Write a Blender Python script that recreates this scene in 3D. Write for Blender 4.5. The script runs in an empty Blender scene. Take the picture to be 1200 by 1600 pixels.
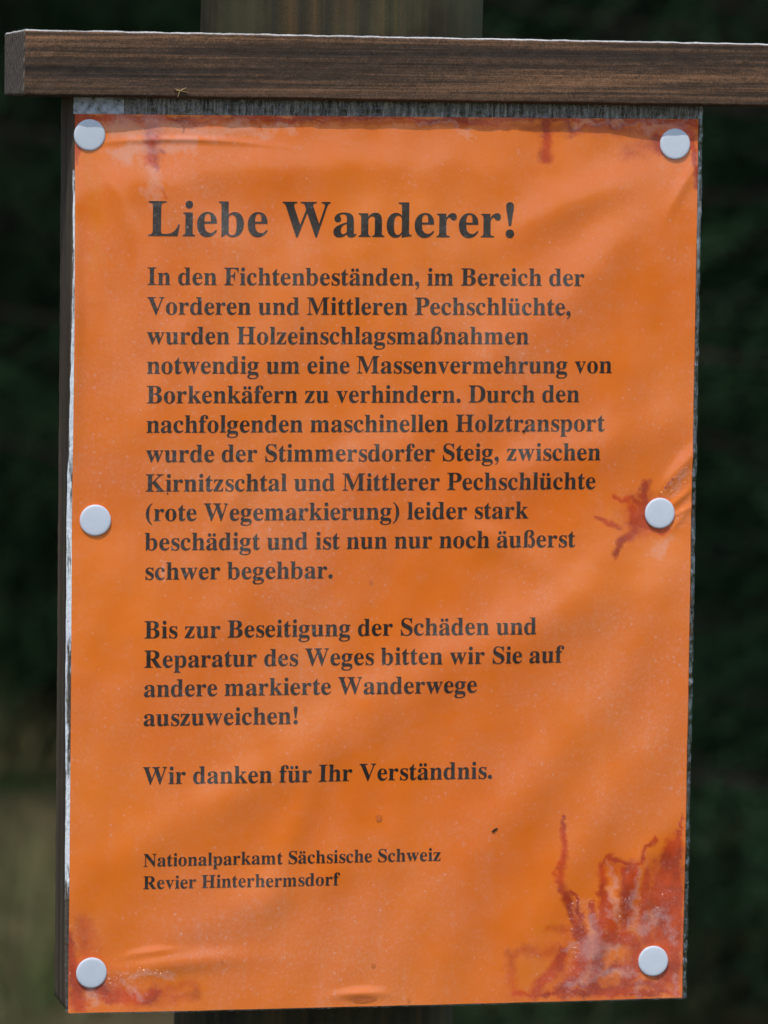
import bpy, bmesh, math, random
import numpy as np
from mathutils import Vector, Matrix, noise
random.seed(7)
R = math.radians
sc = bpy.context.scene
C = sc.collection

# ------------------------------------------------------------------ camera, sky, sun
CZ = 1.45                                    # height of the middle of the notice above ground
cam = bpy.data.cameras.new('camera'); co = bpy.data.objects.new('camera', cam); C.objects.link(co)
yaw, pitch, roll = 0.20651, 0.09467, 0.013236
fwd = Vector((math.sin(yaw)*math.cos(pitch), math.cos(yaw)*math.cos(pitch), -math.sin(pitch)))
rgt = Vector((math.cos(yaw), -math.sin(yaw), 0)); up = rgt.cross(fwd)
r2 = math.cos(roll)*rgt + math.sin(roll)*up; u2 = -math.sin(roll)*rgt + math.cos(roll)*up
co.matrix_world = Matrix((( r2.x, u2.x, -fwd.x, -0.36971), (r2.y, u2.y, -fwd.y, -1.76319), (r2.z, u2.z, -fwd.z, CZ+0.18849), (0, 0, 0, 1)))
cam.sensor_fit = 'VERTICAL'; cam.sensor_height = 36; cam.sensor_width = 27
cam.lens = 8512/1600*36
cam.clip_start = 0.05; cam.clip_end = 400
cam.dof.use_dof = True; cam.dof.focus_distance = 1.79; cam.dof.aperture_fstop = 20
sc.camera = co

SUN = Vector((-0.16, -0.35, 0.66)).normalized()        # towards the sun
w = bpy.data.worlds.new('World'); sc.world = w; w.use_nodes = True
nt = w.node_tree; bg = nt.nodes['Background']
sky = nt.nodes.new('ShaderNodeTexSky'); sky.sky_type = 'NISHITA'; sky.sun_disc = False
sky.sun_elevation = math.asin(SUN.z); sky.sun_rotation = math.atan2(SUN.x, SUN.y)
nt.links.new(sky.outputs[0], bg.inputs[0]); bg.inputs[1].default_value = 0.15
sl = bpy.data.lights.new('sun', 'SUN'); sl.energy = 2.0; sl.angle = R(0.53); sl.color = (1, 0.95, 0.87)
so = bpy.data.objects.new('sun', sl); C.objects.link(so); so.rotation_euler = SUN.to_track_quat('Z', 'Y').to_euler(); so.location = SUN*20
sc.view_settings.view_transform = 'Standard'; sc.view_settings.look = 'None'
sc.view_settings.exposure = 0.19; sc.view_settings.gamma = 1
sc.cycles.transparent_max_bounces = 16; sc.cycles.max_bounces = 8

# ------------------------------------------------------------------ helpers
def P(u, v, d=0.0):
    """page millimetres (u right, v down from the paper's top left corner), d mm out of the board towards the viewer"""
    return Vector(((u-105)/1000, -d/1000, CZ+(148.5-v)/1000))
def tag(o, label=None, cat=None, group=None, kind=None):
    for k, v in (('label', label), ('category', cat), ('group', group), ('kind', kind)):
        if v: o[k] = v
    return o
def link(name, me, m=None, parent=None, smooth=False):
    o = bpy.data.objects.new(name, me); C.objects.link(o)
    if m:
        me.materials.clear(); me.materials.append(m)
    if smooth:
        me.polygons.foreach_set('use_smooth', [True]*len(me.polygons))
    if parent:
        o.parent = parent; o.matrix_parent_inverse = Matrix.Translation(-Vector(parent.location))
    return o
def mesh(name, vs, fs):
    me = bpy.data.meshes.new(name); me.from_pydata([tuple(v) for v in vs], [], fs); me.validate(); me.update(); return me
def empty(name, loc):
    o = bpy.data.objects.new(name, None); C.objects.link(o); o.location = loc; o.empty_display_size = 0.05; return o
class NT:
    def __init__(s, name):
        s.m = bpy.data.materials.new(name); s.m.use_nodes = True; s.t = s.m.node_tree
        s.b = s.t.nodes['Principled BSDF']; s.out = s.t.nodes['Material Output']
    def n(s, typ, **kw):
        x = s.t.nodes.new('ShaderNode'+typ)
        for k, v in kw.items():
            if k.startswith('i_'):
                key = k[2:]
                key = int(key) if key.isdigit() else key.replace('_', ' ')
                s.put(x.inputs[key], v)
            else: setattr(x, k, v)
        return x
    def put(s, sock, v):
        if isinstance(v, bpy.types.NodeSocket): s.t.links.new(v, sock)
        elif isinstance(v, bpy.types.Node): s.t.links.new(v.outputs[0], sock)
        else: sock.default_value = v
    def math(s, op, a, b=0.0, clamp=False):
        x = s.n('Math', operation=op); x.use_clamp = clamp; s.put(x.inputs[0], a); s.put(x.inputs[1], b); return x.outputs[0]
    def noise(s, vec, scale, detail=4, rough=.55, dist=0):
        x = s.n('TexNoise'); s.put(x.inputs['Vector'], vec); x.inputs['Scale'].default_value = scale
        x.inputs['Detail'].default_value = detail; x.inputs['Roughness'].default_value = rough; x.inputs['Distortion'].default_value = dist
        return x.outputs['Fac']
    def ramp(s, f, stops, interp='LINEAR'):
        x = s.n('ValToRGB'); s.put(x.inputs[0], f); x.color_ramp.interpolation = interp
        e = x.color_ramp.elements
        while len(e) < len(stops): e.new(.5)
        for i, (p, c) in enumerate(stops):
            e[i].position = p; e[i].color = (c, c, c, 1) if isinstance(c, (int, float)) else (*c, 1)
        return x.outputs[0]
    def mix(s, f, a, b):
        x = s.n('Mix', data_type='RGBA'); s.put(x.inputs[0], f)
        for i, v in ((6, a), (7, b)):
            s.put(x.inputs[i], (*v, 1) if isinstance(v, tuple) and len(v) == 3 else v)
        return x.outputs[2]
    def coord(s, scale=(1, 1, 1), rot=(0, 0, 0), loc=(0, 0, 0), which='Object'):
        c = s.n('TexCoord'); m = s.n('Mapping'); s.put(m.inputs[0], c.outputs[which])
        m.inputs['Scale'].default_value = scale; m.inputs['Rotation'].default_value = rot; m.inputs['Location'].default_value = loc
        return m.outputs[0]
    def bump(s, h, dist, strength=1.0, normal=None):
        x = s.n('Bump'); s.put(x.inputs['Height'], h); x.inputs['Distance'].default_value = dist; x.inputs['Strength'].default_value = strength
        if normal: s.put(x.inputs['Normal'], normal)
        return x.outputs[0]
    def set(s, **kw):
        for k, v in kw.items(): s.put(s.b.inputs[k.replace('_', ' ')], v if not (isinstance(v, tuple) and len(v) == 3 and 'Color' in k) else (*v, 1))
        return s.m

# ------------------------------------------------------------------ materials
def wood(name, dark, mid, light, along, grain=1.0, algae_lit_side=None, bump=.0006, ends=False):
    """weathered stained wood; 'along' is the axis the grain runs on"""
    t = NT(name)
    s = [900, 900, 900]; s[along] = 16
    s2 = [230, 230, 230]; s2[along] = 5
    c0 = t.coord()
    big = t.noise(t.coord(tuple(x*.5 for x in s2), loc=(3, 1, 2)), 1.0, 3, .5)
    vec1 = t.coord(tuple(s2)); f1 = t.noise(vec1, 1.0*grain, 5, .6, .6)
    vec2 = t.coord(tuple(s)); f2 = t.noise(vec2, .8*grain, 4, .65, .3)
    fine = t.noise(c0, 2200, 2, .6)
    a = t.math('ADD', t.math('MULTIPLY', f1, .62), t.math('MULTIPLY', f2, .38))
    a = t.math('ADD', a, t.math('MULTIPLY', t.math('SUBTRACT', fine, .5), .25))
    col = t.ramp(a, [(.36, dark), (.5, mid), (.66, light)])
    col = t.mix(t.ramp(big, [(.35, 0.0), (.65, .55)]), col, tuple(x*.9+y*.1 for x, y in zip(dark, (.1, .1, .1))))
    if algae_lit_side:                          # lit right flank painted in as a lighter band, plus scattered green patches
        g = t.noise(c0, 28, 5, .65); px = t.n('SeparateXYZ'); t.put(px.inputs[0], c0)
        side = t.math('ADD', t.ramp(t.math('MULTIPLY', t.math('ADD', px.outputs[0], .05), 10.0), [(.72, 0.0), (.96, .85)]), t.math('MULTIPLY', t.ramp(g, [(.42, 0.0), (.68, .35)]), 1.0), True)
        col = t.mix(side, col, algae_lit_side)
    t.set(Base_Color=col, Roughness=.75, Normal=t.bump(a, bump, .8))
    t.b.inputs['Specular IOR Level'].default_value = .3
    return t.m
M_batten = wood('stained_batten', (.021, .013, .008), (.088, .049, .027), (.40, .19, .088), 0)
M_board = wood('stained_board', (.042, .028, .018), (.105, .070, .044), (.20, .135, .085), 2)
M_post = wood('weathered_post', (.013, .010, .003), (.038, .027, .009), (.115, .062, .019), 2, .45, (.105, .10, .045))
def end_grain():
    t = NT('end_grain')
    v = t.coord((1, 1, 1), rot=(R(-28), 0, 0))
    wv = t.n('TexWave', wave_type='BANDS', bands_direction='Y'); t.put(wv.inputs['Vector'], v)
    wv.inputs['Scale'].default_value = 150; wv.inputs['Distortion'].default_value = 2.5; wv.inputs['Detail'].default_value = 3; wv.inputs['Detail Scale'].default_value = 1.5
    f = t.math('ADD', t.math('MULTIPLY', wv.outputs['Fac'], .6), t.math('MULTIPLY', t.noise(t.coord(), 900, 4), .5))
    t.set(Base_Color=t.ramp(f, [(.2, (.045, .032, .023)), (.55, (.11, .078, .055)), (.95, (.21, .155, .115))]), Roughness=.85, Normal=t.bump(f, .0005, .8))
    return t.m
M_end = end_grain()
def top_wood():  # weathered grey, painted paler to carry the sunlit top edge
    t = NT('weathered_sunlit_top'); f = t.noise(t.coord((20, 500, 500)), 1, 5, .6); g = t.noise(t.coord(), 1500, 3)
    t.set(Base_Color=t.ramp(t.math('ADD', t.math('MULTIPLY', f, .6), t.math('MULTIPLY', g, .4)), [(.35, (.26, .24, .22)), (.6, (.72, .70, .67))]), Roughness=.6, Normal=t.bump(g, .0004))
    return t.m
M_top = top_wood()

def film(t, base, text=False):
    """the laminating film: sky reflection painted as cloudy patches, fine bubbles, scratches, glossy coat over whatever is below"""
    c = t.coord()
    stain = t.n('Attribute', attribute_name='stain').outputs['Fac']
    wash = t.n('Attribute', attribute_name='washed').outputs['Fac']  # yellowish orange where the paper's dye has gone
    milk_sky_haze = t.n('Attribute', attribute_name='milk_sky_haze').outputs['Fac']
    crisp = t.n('Attribute', attribute_name='crinkle').outputs['Fac']
    n2 = t.noise(c, 1100, 3, .6)
    if not text:
        n1 = t.noise(c, 300, 6, .7); n3 = t.noise(c, 70, 5, .62)
        wob = t.math('ADD', t.math('MULTIPLY', t.math('SUBTRACT', n1, .5), .34), t.math('MULTIPLY', t.math('SUBTRACT', n2, .5), .14))
        washed = t.ramp(t.math('ADD', wash, t.math('MULTIPLY', wob, .6)), [(.15, 0.0), (.7, .8)])
        base = t.mix(washed, base, (.88, .20, .006))
        s = t.math('ADD', t.math('MULTIPLY', stain, 1.0), wob)
        sf = t.ramp(s, [(.08, 0.0), (.34, .40), (.62, .84), (.80, .84), (1.0, .94)])      # tide marks: darker at the rim
        sf = t.math('MULTIPLY', sf, t.ramp(stain, [(.0, 0.0), (.12, 1.0)]))
        red = t.mix(t.ramp(n3, [(.38, 0.0), (.62, 1.0)]), (.34, .013, .004), (.74, .060, .003))
        base = t.mix(sf, base, red)
    big = t.noise(t.coord((1, 1, 1.35), rot=(0, R(28), 0)), 13, 6, .60, .4)
    mid = t.noise(c, 85, 5, .65)
    streak = t.noise(t.coord((300, 300, 22)), 1, 4, .6)
    fine = t.noise(c, 1500, 2, .7)
    bub = t.n('TexVoronoi', feature='F1'); t.put(bub.inputs['Vector'], c); bub.inputs['Scale'].default_value = 460; bub.inputs['Randomness'].default_value = 1
    bd = t.ramp(bub.outputs['Distance'], [(.08, 1.0), (.26, 0.0)])
    sel = t.ramp(t.n('SeparateColor', i_Color=bub.outputs['Color']).outputs[0], [(.62, 0.0), (.9, 1.0)])
    sky_haze = t.ramp(t.math('ADD', t.math('MULTIPLY', big, .72), t.math('MULTIPLY', mid, .28)), [(.40, .0), (.64, 1.0)])  # haze of the reflected sky, mixed into the sheet's colour
    bubf = t.math('MULTIPLY', t.math('MULTIPLY', bd, sel), t.math('ADD', .10, t.math('MULTIPLY', sky_haze, .9)))
    a = t.math('MULTIPLY', sky_haze, .085)
    a = t.math('ADD', a, t.math('MULTIPLY', bubf, .24))
    a = t.math('ADD', a, t.math('MULTIPLY', t.ramp(streak, [(.55, 0.0), (.8, 1.0)]), t.math('MULTIPLY', sky_haze, .07)))
    fleck = t.ramp(t.noise(c, 620, 3, .7), [(.52, 0.0), (.72, 1.0)])
    a = t.math('ADD', a, t.math('MULTIPLY', fleck, t.math('ADD', .008, t.math('MULTIPLY', sky_haze, .10))))
    a = t.math('MULTIPLY', a, t.ramp(fine, [(.3, .5), (.7, 1.5)]))
    mk = t.math('ADD', t.math('MULTIPLY', milk_sky_haze, 1.0), t.math('ADD', t.math('MULTIPLY', t.math('SUBTRACT', mid, .5), 1.3), t.math('MULTIPLY', t.math('SUBTRACT', n2, .5), .5)))
    mf = t.math('MULTIPLY', t.ramp(mk, [(.25, 0.0), (1.0, 1.0)]), t.ramp(milk_sky_haze, [(.02, 0.0), (.4, 1.0)]))
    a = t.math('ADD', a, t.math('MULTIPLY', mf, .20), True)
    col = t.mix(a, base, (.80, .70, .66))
    relief = t.noise(c, 45, 2, .4)
    nb = t.bump(relief, .0012, .5)
    cr = t.noise(c, 640, 3, .6, .6)
    cb = t.bump(t.math('ADD', bubf, t.math('MULTIPLY', fine, .12)), .0004, .6, nb)
    cb = t.bump(t.math('MULTIPLY', cr, crisp), .0034, 1.0, cb)
    t.set(Base_Color=col, Roughness=.7, Normal=nb)
    t.b.inputs['Specular IOR Level'].default_value = .2
    t.b.inputs['Coat Weight'].default_value = 1.0; t.b.inputs['Coat Roughness'].default_value = .12; t.b.inputs['Coat IOR'].default_value = 1.46
    t.put(t.b.inputs['Coat Roughness'], t.math('ADD', .13, t.math('MULTIPLY', crisp, .17)))
    t.put(t.b.inputs['Coat Normal'], cb)
    return t.m
def paper_mat():
    t = NT('orange_paper')
    f = t.noise(t.coord((1, 1, 1), loc=(5, 2, 1)), 12, 4, .5)
    base = t.mix(t.ramp(f, [(.35, 0.0), (.65, 1.0)]), (.90, .174, .007), (.94, .212, .013))
    return film(t, base)
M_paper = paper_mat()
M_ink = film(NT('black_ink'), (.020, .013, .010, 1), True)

def clear_plastic(name, frost_glare, tint=(.9, .92, .95), rough=.18, streaky=(1, 1, 1), shine=.05):
    t = NT(name)
    tr = t.n('BsdfTransparent'); tr.inputs[0].default_value = (.93, .93, .93, 1)
    gl = t.n('BsdfGlossy'); gl.inputs['Roughness'].default_value = rough
    c = t.coord(); n = t.noise(c, 420, 4, .7); n2 = t.noise(t.coord(streaky), 1.0, 4, .65)
    bn = t.bump(t.math('ADD', n, n2), .0006, .9)
    t.put(gl.inputs['Normal'], bn)
    fr = t.n('Fresnel'); fr.inputs[0].default_value = 1.5; t.put(fr.inputs['Normal'], bn)
    mx = t.n('MixShader'); t.put(mx.inputs[0], t.math('ADD', t.math('MULTIPLY', fr, 1.3), shine, True)); t.put(mx.inputs[1], tr); t.put(mx.inputs[2], gl)
    df = t.n('BsdfDiffuse'); df.inputs[0].default_value = (*tint, 1); t.put(df.inputs['Normal'], bn)
    m2 = t.n('MixShader'); lo, hi, mxv = frost_glare
    t.put(m2.inputs[0], t.ramp(n2, [(lo, 0.0), (hi, mxv)])); t.put(m2.inputs[1], mx.outputs[0]); t.put(m2.inputs[2], df.outputs[0])
    t.put(t.out.inputs[0], m2.outputs[0]); t.t.nodes.remove(t.b)
    return t.m
M_rib = clear_plastic('ribbed_film', (.42, .72, .60), (.62, .55, .48), .10, (1100, 200, 150), .02)  # pale upright streaks paint in the glints of the ribs
M_rim = clear_plastic('clear_film_rim', (.55, .8, .12), (.8, .82, .85), .14, (300, 300, 60))
M_rimr = clear_plastic('creased_film_rim', (.55, .72, .40), (.85, .87, .9), .24, (300, 300, 34), .16)  # white streaks paint in part of this rim's glints
M_glare = clear_plastic('glare_film_rim', (.40, .50, .96), (.93, .95, .97), .16, (420, 420, 46))  # left rim's specular glare painted as diffuse white
M_tab = clear_plastic('frosted_film', (.30, .62, .85), (.66, .67, .73), .08, (260, 200, 260))

def tack_mat():
    t = NT('white_plastic'); n = t.noise(t.coord(), 700, 4, .6); n2 = t.noise(t.coord(), 160, 5, .65)
    t.set(Base_Color=t.mix(t.ramp(n2, [(.45, 0.0), (.75, .5)]), (.68, .72, .79), (.60, .63, .68)), Roughness=.42, Normal=t.bump(n, .0001, .4))
    return t.m
M_tack = tack_mat()
def plain(name, a, b, scale, rough=.8, bump=0.0):
    t = NT(name); n = t.noise(t.coord(), scale, 5, .6)
    t.set(Base_Color=t.ramp(n, [(.35, a), (.65, b)]), Roughness=rough)
    if bump: t.set(Normal=t.bump(n, bump))
    t.b.inputs['Specular IOR Level'].default_value = .2
    return t.m
M_dirt = plain('dirt', (.02, .013, .01), (.05, .03, .02), 900)
M_splinter = plain('pale_splinter', (.26, .17, .07), (.42, .29, .14), 900)
M_water = NT('water_drop').set(Base_Color=(1, 1, 1), Roughness=.02, IOR=1.33)
M_water.node_tree.nodes['Principled BSDF'].inputs['Transmission Weight'].default_value = 1
M_needle = plain('spruce_needles', (.0015, .006, .003), (.026, .060, .026), 2.6, .9)
M_needle.node_tree.nodes['Principled BSDF'].inputs['Specular IOR Level'].default_value = .05
M_bark = plain('spruce_bark', (.016, .012, .009), (.040, .030, .022), 40, .9, .01)
M_floor = plain('forest_floor', (.018, .042, .010), (.115, .085, .045), 2.3, .95, .03)
M_grass = plain('grass_blades', (.06, .11, .025), (.26, .20, .11), 1.6)

# ------------------------------------------------------------------ the surface of the notice (mm)
TACKS = [(4.7, 6.8), (202.0, 8.3), (7.7, 133.1), (199.0, 132.0), (7.6, 283.6), (199.6, 284.2)]
# folds of the sheet: centre u, v, direction (deg, 0 = right, 90 = up), half length, half width, height
FOLDS = [
 (60, 18, 4, 70, 7, .7), (30, 8, 1, 26, .9, .5), (40, 34, -40, 34, 8, .7), (120, 30, 82, 26, 13, .6),
 (172, 26, 24, 36, 6.5, 1.1), (178, 46, 47, 46, 9, 1.0), (150, 70, 38, 50, 12, .8), (60, 82, 52, 60, 12, .9),
 (28, 90, 66, 44, 7, .8), (100, 116, 28, 60, 10, .6), (170, 112, 18, 48, 8, .8), (205.5, 127.5, 40, 6, 1.1, 1.0), (207, 131.5, 32, 4.5, .8, .8), (206, 134.5, 50, 5, 1.0, .7),
 (204, 119, 52, 12, 2.4, 1.1), (207, 6.2, 30, 5, .8, .8), (176, 150, 50, 44, 8, .9), (150, 172, 22, 60, 10, .9), (60, 160, 35, 56, 11, .8), (90, 205, 30, 70, 11, .8),
 (165, 214, 52, 60, 9, 1.0), (180, 236, 56, 50, 8, .9), (40, 232, 28, 50, 8, .9), (60, 262, 24, 46, 8, .8), (34, 281, 6, 26, 3.5, .8),
 (130, 262, 78, 34, 9, .9), (112, 60, -70, 30, 5, .5), (52, 130, 62, 30, 4.5, .5), (140, 140, -24, 26, 5, .4), (74, 240, 70, 30, 5, .5), (98, 292.5, 1, 8, 1.6, .7), (26, 277, 8, 9, 1.3, .4), (188, 262, 62, 26, 4, .7), (206, 20, 60, 12, 2, .7), (14, 26, -70, 20, 3, .6),
]
fo = np.array(FOLDS)
def height(u, v):
    u = np.asarray(u, float); v = np.asarray(v, float)
    pin = np.ones_like(u)
    for a, b in TACKS:
        d2 = (u-a)**2+(v-b)**2
        pin *= 1-np.exp(-d2/(2*13.0**2))
    h = .25+1.5*pin
    # edges hang a little closer to the board
    ed = np.minimum(np.minimum(u+2, 212-u), 30)/30
    h = h*(.55+.45*np.clip(ed, 0, 1))
    for cu, cv, ang, L, W, A in FOLDS:
        c, s = math.cos(R(ang)), math.sin(R(ang))
        x = (u-cu)*c-(v-cv)*s; y = (u-cu)*s+(v-cv)*c
        y = y+.0025*x*x*(1 if int(cu) % 2 else -1)*(20/L)
        near = .35+.65*pin
        h = h+(.85 if W > 5 else 1.15)*A*np.exp(-(x/L)**2*1.2-(y/W)**2)*near
    # film edge bows forward between the left tacks
    h = h+1.6*np.exp(-((u+.5)/3.2)**2)*np.exp(-((v-66)/38)**2)
    h = h+.16*np.sin(u*.31+.8*np.sin(v*.045))*np.sin(v*.11+1.3*np.sin(u*.06))*pin
    return h

# stains: strokes (points with width in mm) and areas
STAINS = [
 [(203.6, 257.8, 6.45), (202.9, 268.7, 9.46), (205.0, 284.1, 9.46), (202.1, 293.9, 5.16)], [(194.0, 281.6, 5.16), (189.8, 293.6, 4.73)], [(196.9, 253.3, 2.58), (195.8, 266.4, 4.3), (197.7, 277.3, 5.59)],
 [(180.8, 250.8, 2.58), (181.5, 266.0, 2.58), (180.8, 279.1, 4.73), (178.6, 293.3, 4.73)], [(189.1, 253.1, 3.44), (190.0, 270.6, 4.73)], [(189.1, 130.5, 3.44), (190.2, 134.2, 5.16)],
 [(206.8, 246.9, 5.59), (205.8, 255.6, 7.74), (204.9, 266.5, 8.6), (206.2, 277.5, 7.31), (206.9, 290.7, 5.59)],
 [(172.7, 272.4, 3.87), (176.2, 279.0, 5.59), (173.0, 287.7, 6.45), (168.6, 293.1, 5.16)],
 [(179.5, 276.9, 4.3), (186.1, 276.0, 5.16), (191.7, 277.2, 4.73), (196.3, 281.7, 3.44)],
 [(182.5, 261.7, 3.01), (183.8, 270.5, 3.87), (185.7, 277.1, 3.87)],
 [(165.7, 249.4, 0.86), (164.0, 253.7, 0.86), (166.2, 257.0, 0.86)], [(169.8, 260.3, 1.72), (172.1, 261.5, 1.08), (173.8, 270.2, 1.72)],
 [(5.0, 288.0, 4.3), (20.1, 292.6, 3.44)],
 [(194.6, 131.6, 10.75), (193.6, 134.2, 8.6)],
 [(168.1, 233.5, 0.86), (167.3, 239.6, 1.51), (167.2, 246.1, 1.94), (166.6, 252.6, 2.58), (167.6, 259.2, 2.8), (169.9, 264.7, 2.8), (172.7, 272.4, 2.58)],
 [(184.1, 247.1, 1.51), (181.2, 251.2, 1.29), (180.2, 257.3, 1.29), (181.7, 263.9, 1.51), (182.9, 270.4, 1.72)],
 [(183.4, 247.5, 1.72), (187.4, 250.0, 1.72), (191.2, 251.0, 1.94), (194.6, 250.4, 1.51), (196.3, 245.6, 1.51), (198.9, 242.8, 1.51)],
 [(191.3, 251.4, 4.3), (191.2, 259.7, 3.87), (190.0, 268.4, 3.44), (189.2, 275.0, 3.01)],
 [(177.5, 263.8, 1.72), (178.0, 268.2, 3.01), (179.8, 272.6, 3.01)],
 [(205.6, 244.2, 4.73), (203.9, 250.1, 7.31), (201.4, 257.7, 7.31), (200.2, 264.3, 8.6), (206.1, 271.0, 7.31)],
 [(207.3, 240.3, 1.72), (208.2, 262.2, 2.58), (208.2, 284.2, 3.44), (207.7, 294.0, 2.58)],
 [(168.4, 278.9, 3.44), (165.8, 285.4, 4.3), (161.9, 289.6, 3.87), (158.6, 293.5, 4.3)],
 [(150.9, 294.2, 1.29), (166.4, 294.1, 1.94), (186.5, 294.6, 2.58), (208.8, 295.2, 1.94)],
 [(183.0, 287.9, 3.01), (186.3, 285.4, 2.58), (195.2, 286.5, 2.15)],
 [(174.2, 292.1, 2.15), (184.2, 293.5, 3.01), (192.0, 292.5, 2.58), (197.6, 291.6, 3.01), (203.2, 295.0, 2.15)],
 [(0.2, 1.5, 2.58), (9.1, 1.2, 1.51), (26.0, 1.7, 1.08), (38.7, 1.4, 1.72)],
 [(30.2, 1.4, 1.72), (38.7, 1.8, 1.72), (40.8, 2.2, 1.08), (51.5, 0.8, 0.86), (64.3, 1.4, 1.29), (77.1, 1.3, 1.08), (81.4, 1.9, 0.86), (94.3, 0.9, 0.65)],
 [(111.6, 0.3, 1.51), (118.1, 1.1, 1.94), (124.5, 0.7, 1.29), (134.3, 1.8, 2.37), (139.8, 2.2, 1.51), (144.1, 0.5, 1.29), (152.8, 0.8, 1.08)],
 [(163.7, 1.2, 2.15), (166.6, 3.9, 2.58), (168.8, 3.3, 1.08), (179.1, 1.5, 1.72), (180.2, 3.2, 1.51), (190.0, 1.0, 1.51), (196.7, 1.3, 1.51), (209.9, 2.1, 1.72)],
 [(157.6, 1.7, 3.23), (157.9, 7.6, 3.44), (157.4, 13.1, 3.87)],  # dark red upright mark below the top edge
 [(24.9, 4.4, 3.44), (25.6, 9.6, 4.3), (25.3, 14.8, 3.87), (26.3, 17.4, 1.72)],
 [(28.2, 11.9, 1.72), (28.6, 12.5, 1.51)],
 [(1.0, 0.4, 3.87), (1.5, 5.6, 3.44), (0.9, 12.9, 1.72), (0.5, 17.1, 0.65)],
 [(203.3, 2.1, 3.44), (208.4, 6.1, 2.58), (209.3, 16.2, 1.72), (209.6, 23.0, 1.72)],
 [(195.6, 6.2, 3.44), (196.4, 9.9, 4.3), (197.3, 10.7, 2.58)],
 [(183.5, 126.4, 1.51), (189.0, 127.7, 2.58), (194.6, 129.5, 3.44)],
 [(194.5, 122.4, 2.58), (193.2, 126.2, 3.44), (194.2, 130.6, 4.3)],
 [(195.7, 131.6, 5.59), (192.5, 134.9, 4.73), (189.2, 139.2, 3.01), (185.5, 141.3, 2.58), (183.8, 146.7, 1.72)],
 [(177.0, 132.8, 0.86), (180.3, 134.8, 1.72), (184.8, 136.3, 1.51)],
 [(201.1, 124.1, 0.65), (203.7, 120.9, 0.65)],
 [(193.6, 136.4, 3.01), (199.2, 138.1, 1.94), (202.5, 137.3, 1.29)],
 [(0.6, 270.7, 2.15), (1.1, 279.3, 3.87), (2.5, 290.1, 5.16), (3.4, 294.8, 4.73)],
 [(0.2, 0.6, 1.08), (38.7, 0.5, 0.86), (81.4, 0.4, 1.08), (111.6, 0.1, 0.86), (141.9, 0.3, 1.29), (168.1, 0.3, 1.29), (208.8, 0.6, 1.51)],
 [(11.4, 286.0, 1.72), (12.6, 292.5, 2.58), (23.3, 293.2, 4.73), (29.7, 291.2, 3.44)],
 [(208.8, 233.8, 0.43), (207.8, 242.5, 0.86), (209.3, 249.1, 1.08)],
]
FAINT = [
 [(28.7, 290.7, 5.16), (41.6, 287.8, 4.3), (42.5, 293.2, 3.44)], 
 [(148.9, 281.0, 4.3), (149.9, 287.2, 5.59), (150.9, 293.7, 4.3)], [(149.4, 280.2, 4.3), (157.3, 279.9, 4.73), (168.4, 279.7, 5.59)], [(150.9, 294.2, 1.72), (166.4, 293.0, 3.87), (168.5, 283.2, 8.6)], [(162.7, 272.2, 3.01), (170.5, 273.4, 4.3)],
 [(24.5, 22.2, 0.65), (28.3, 24.5, 0.65), (30.0, 27.0, 1.51)], [(199.1, 253.3, 10.75), (201.6, 270.9, 12.9), (202.0, 290.6, 10.75)], [(172.8, 276.8, 10.75), (179.7, 292.2, 10.75), (195.4, 294.4, 6.45)], [(190.2, 131.6, 12.9), (194.7, 133.8, 12.9)],
 [(4.9, 266.5, 6.45), (7.1, 283.7, 12.9), (20.1, 292.6, 8.6), (41.6, 292.1, 5.59)], [(185.8, 10.6, 6.45), (196.8, 8.4, 8.6)], [(26.0, 4.4, 7.31), (26.1, 14.8, 5.59)], [(0.6, 2.5, 4.3), (102.9, 1.7, 2.15), (157.2, 3.4, 3.44), (190.1, 4.2, 5.16), (208.8, 2.9, 4.3)],
 [(184.6, 250.8, 6.45), (192.6, 261.9, 8.6), (186.1, 272.7, 10.75)],
]
CRISP = [
 [(174.8, 267.0, 7.31), (178.3, 276.9, 9.89), (175.2, 285.6, 8.6), (172.0, 293.2, 5.59)], [(191.5, 264.1, 5.16), (189.4, 275.0, 7.31), (199.4, 270.8, 4.3)], [(202.8, 270.9, 5.16), (204.8, 262.2, 3.44)],
 [(203.4, 126.3, 4.3), (208.8, 118.8, 3.44)], [(210.1, 129.6, 4.73), (208.0, 135.0, 5.59)], [(208.8, 2.9, 4.3), (207.8, 8.3, 4.3)], [(11.5, 288.1, 4.3), (30.8, 284.7, 3.01)], [(60.0, 1.2, 2.15), (131.1, 1.4, 2.15)],
]
WASHED = [
 [(158.3, 272.1, 4.3), (163.8, 271.8, 5.16)], [(154.1, 287.3, 9.46), (161.9, 286.3, 8.6)], [(196.9, 257.6, 5.59), (197.6, 270.8, 6.02)], [(184.2, 270.5, 3.01), (184.8, 276.0, 3.44)], [(158.5, 283.0, 12.9), (159.7, 291.8, 10.75)], [(195.4, 293.7, 6.45), (208.8, 293.0, 4.3)],
 [(38.3, 286.6, 8.6), (41.6, 289.9, 8.6)], [(5.0, 15.0, 3.44), (7.2, 31.7, 5.59), (6.3, 50.5, 3.44)], [(179.2, 134.8, 3.44), (190.1, 127.3, 4.3)],
]
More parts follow.
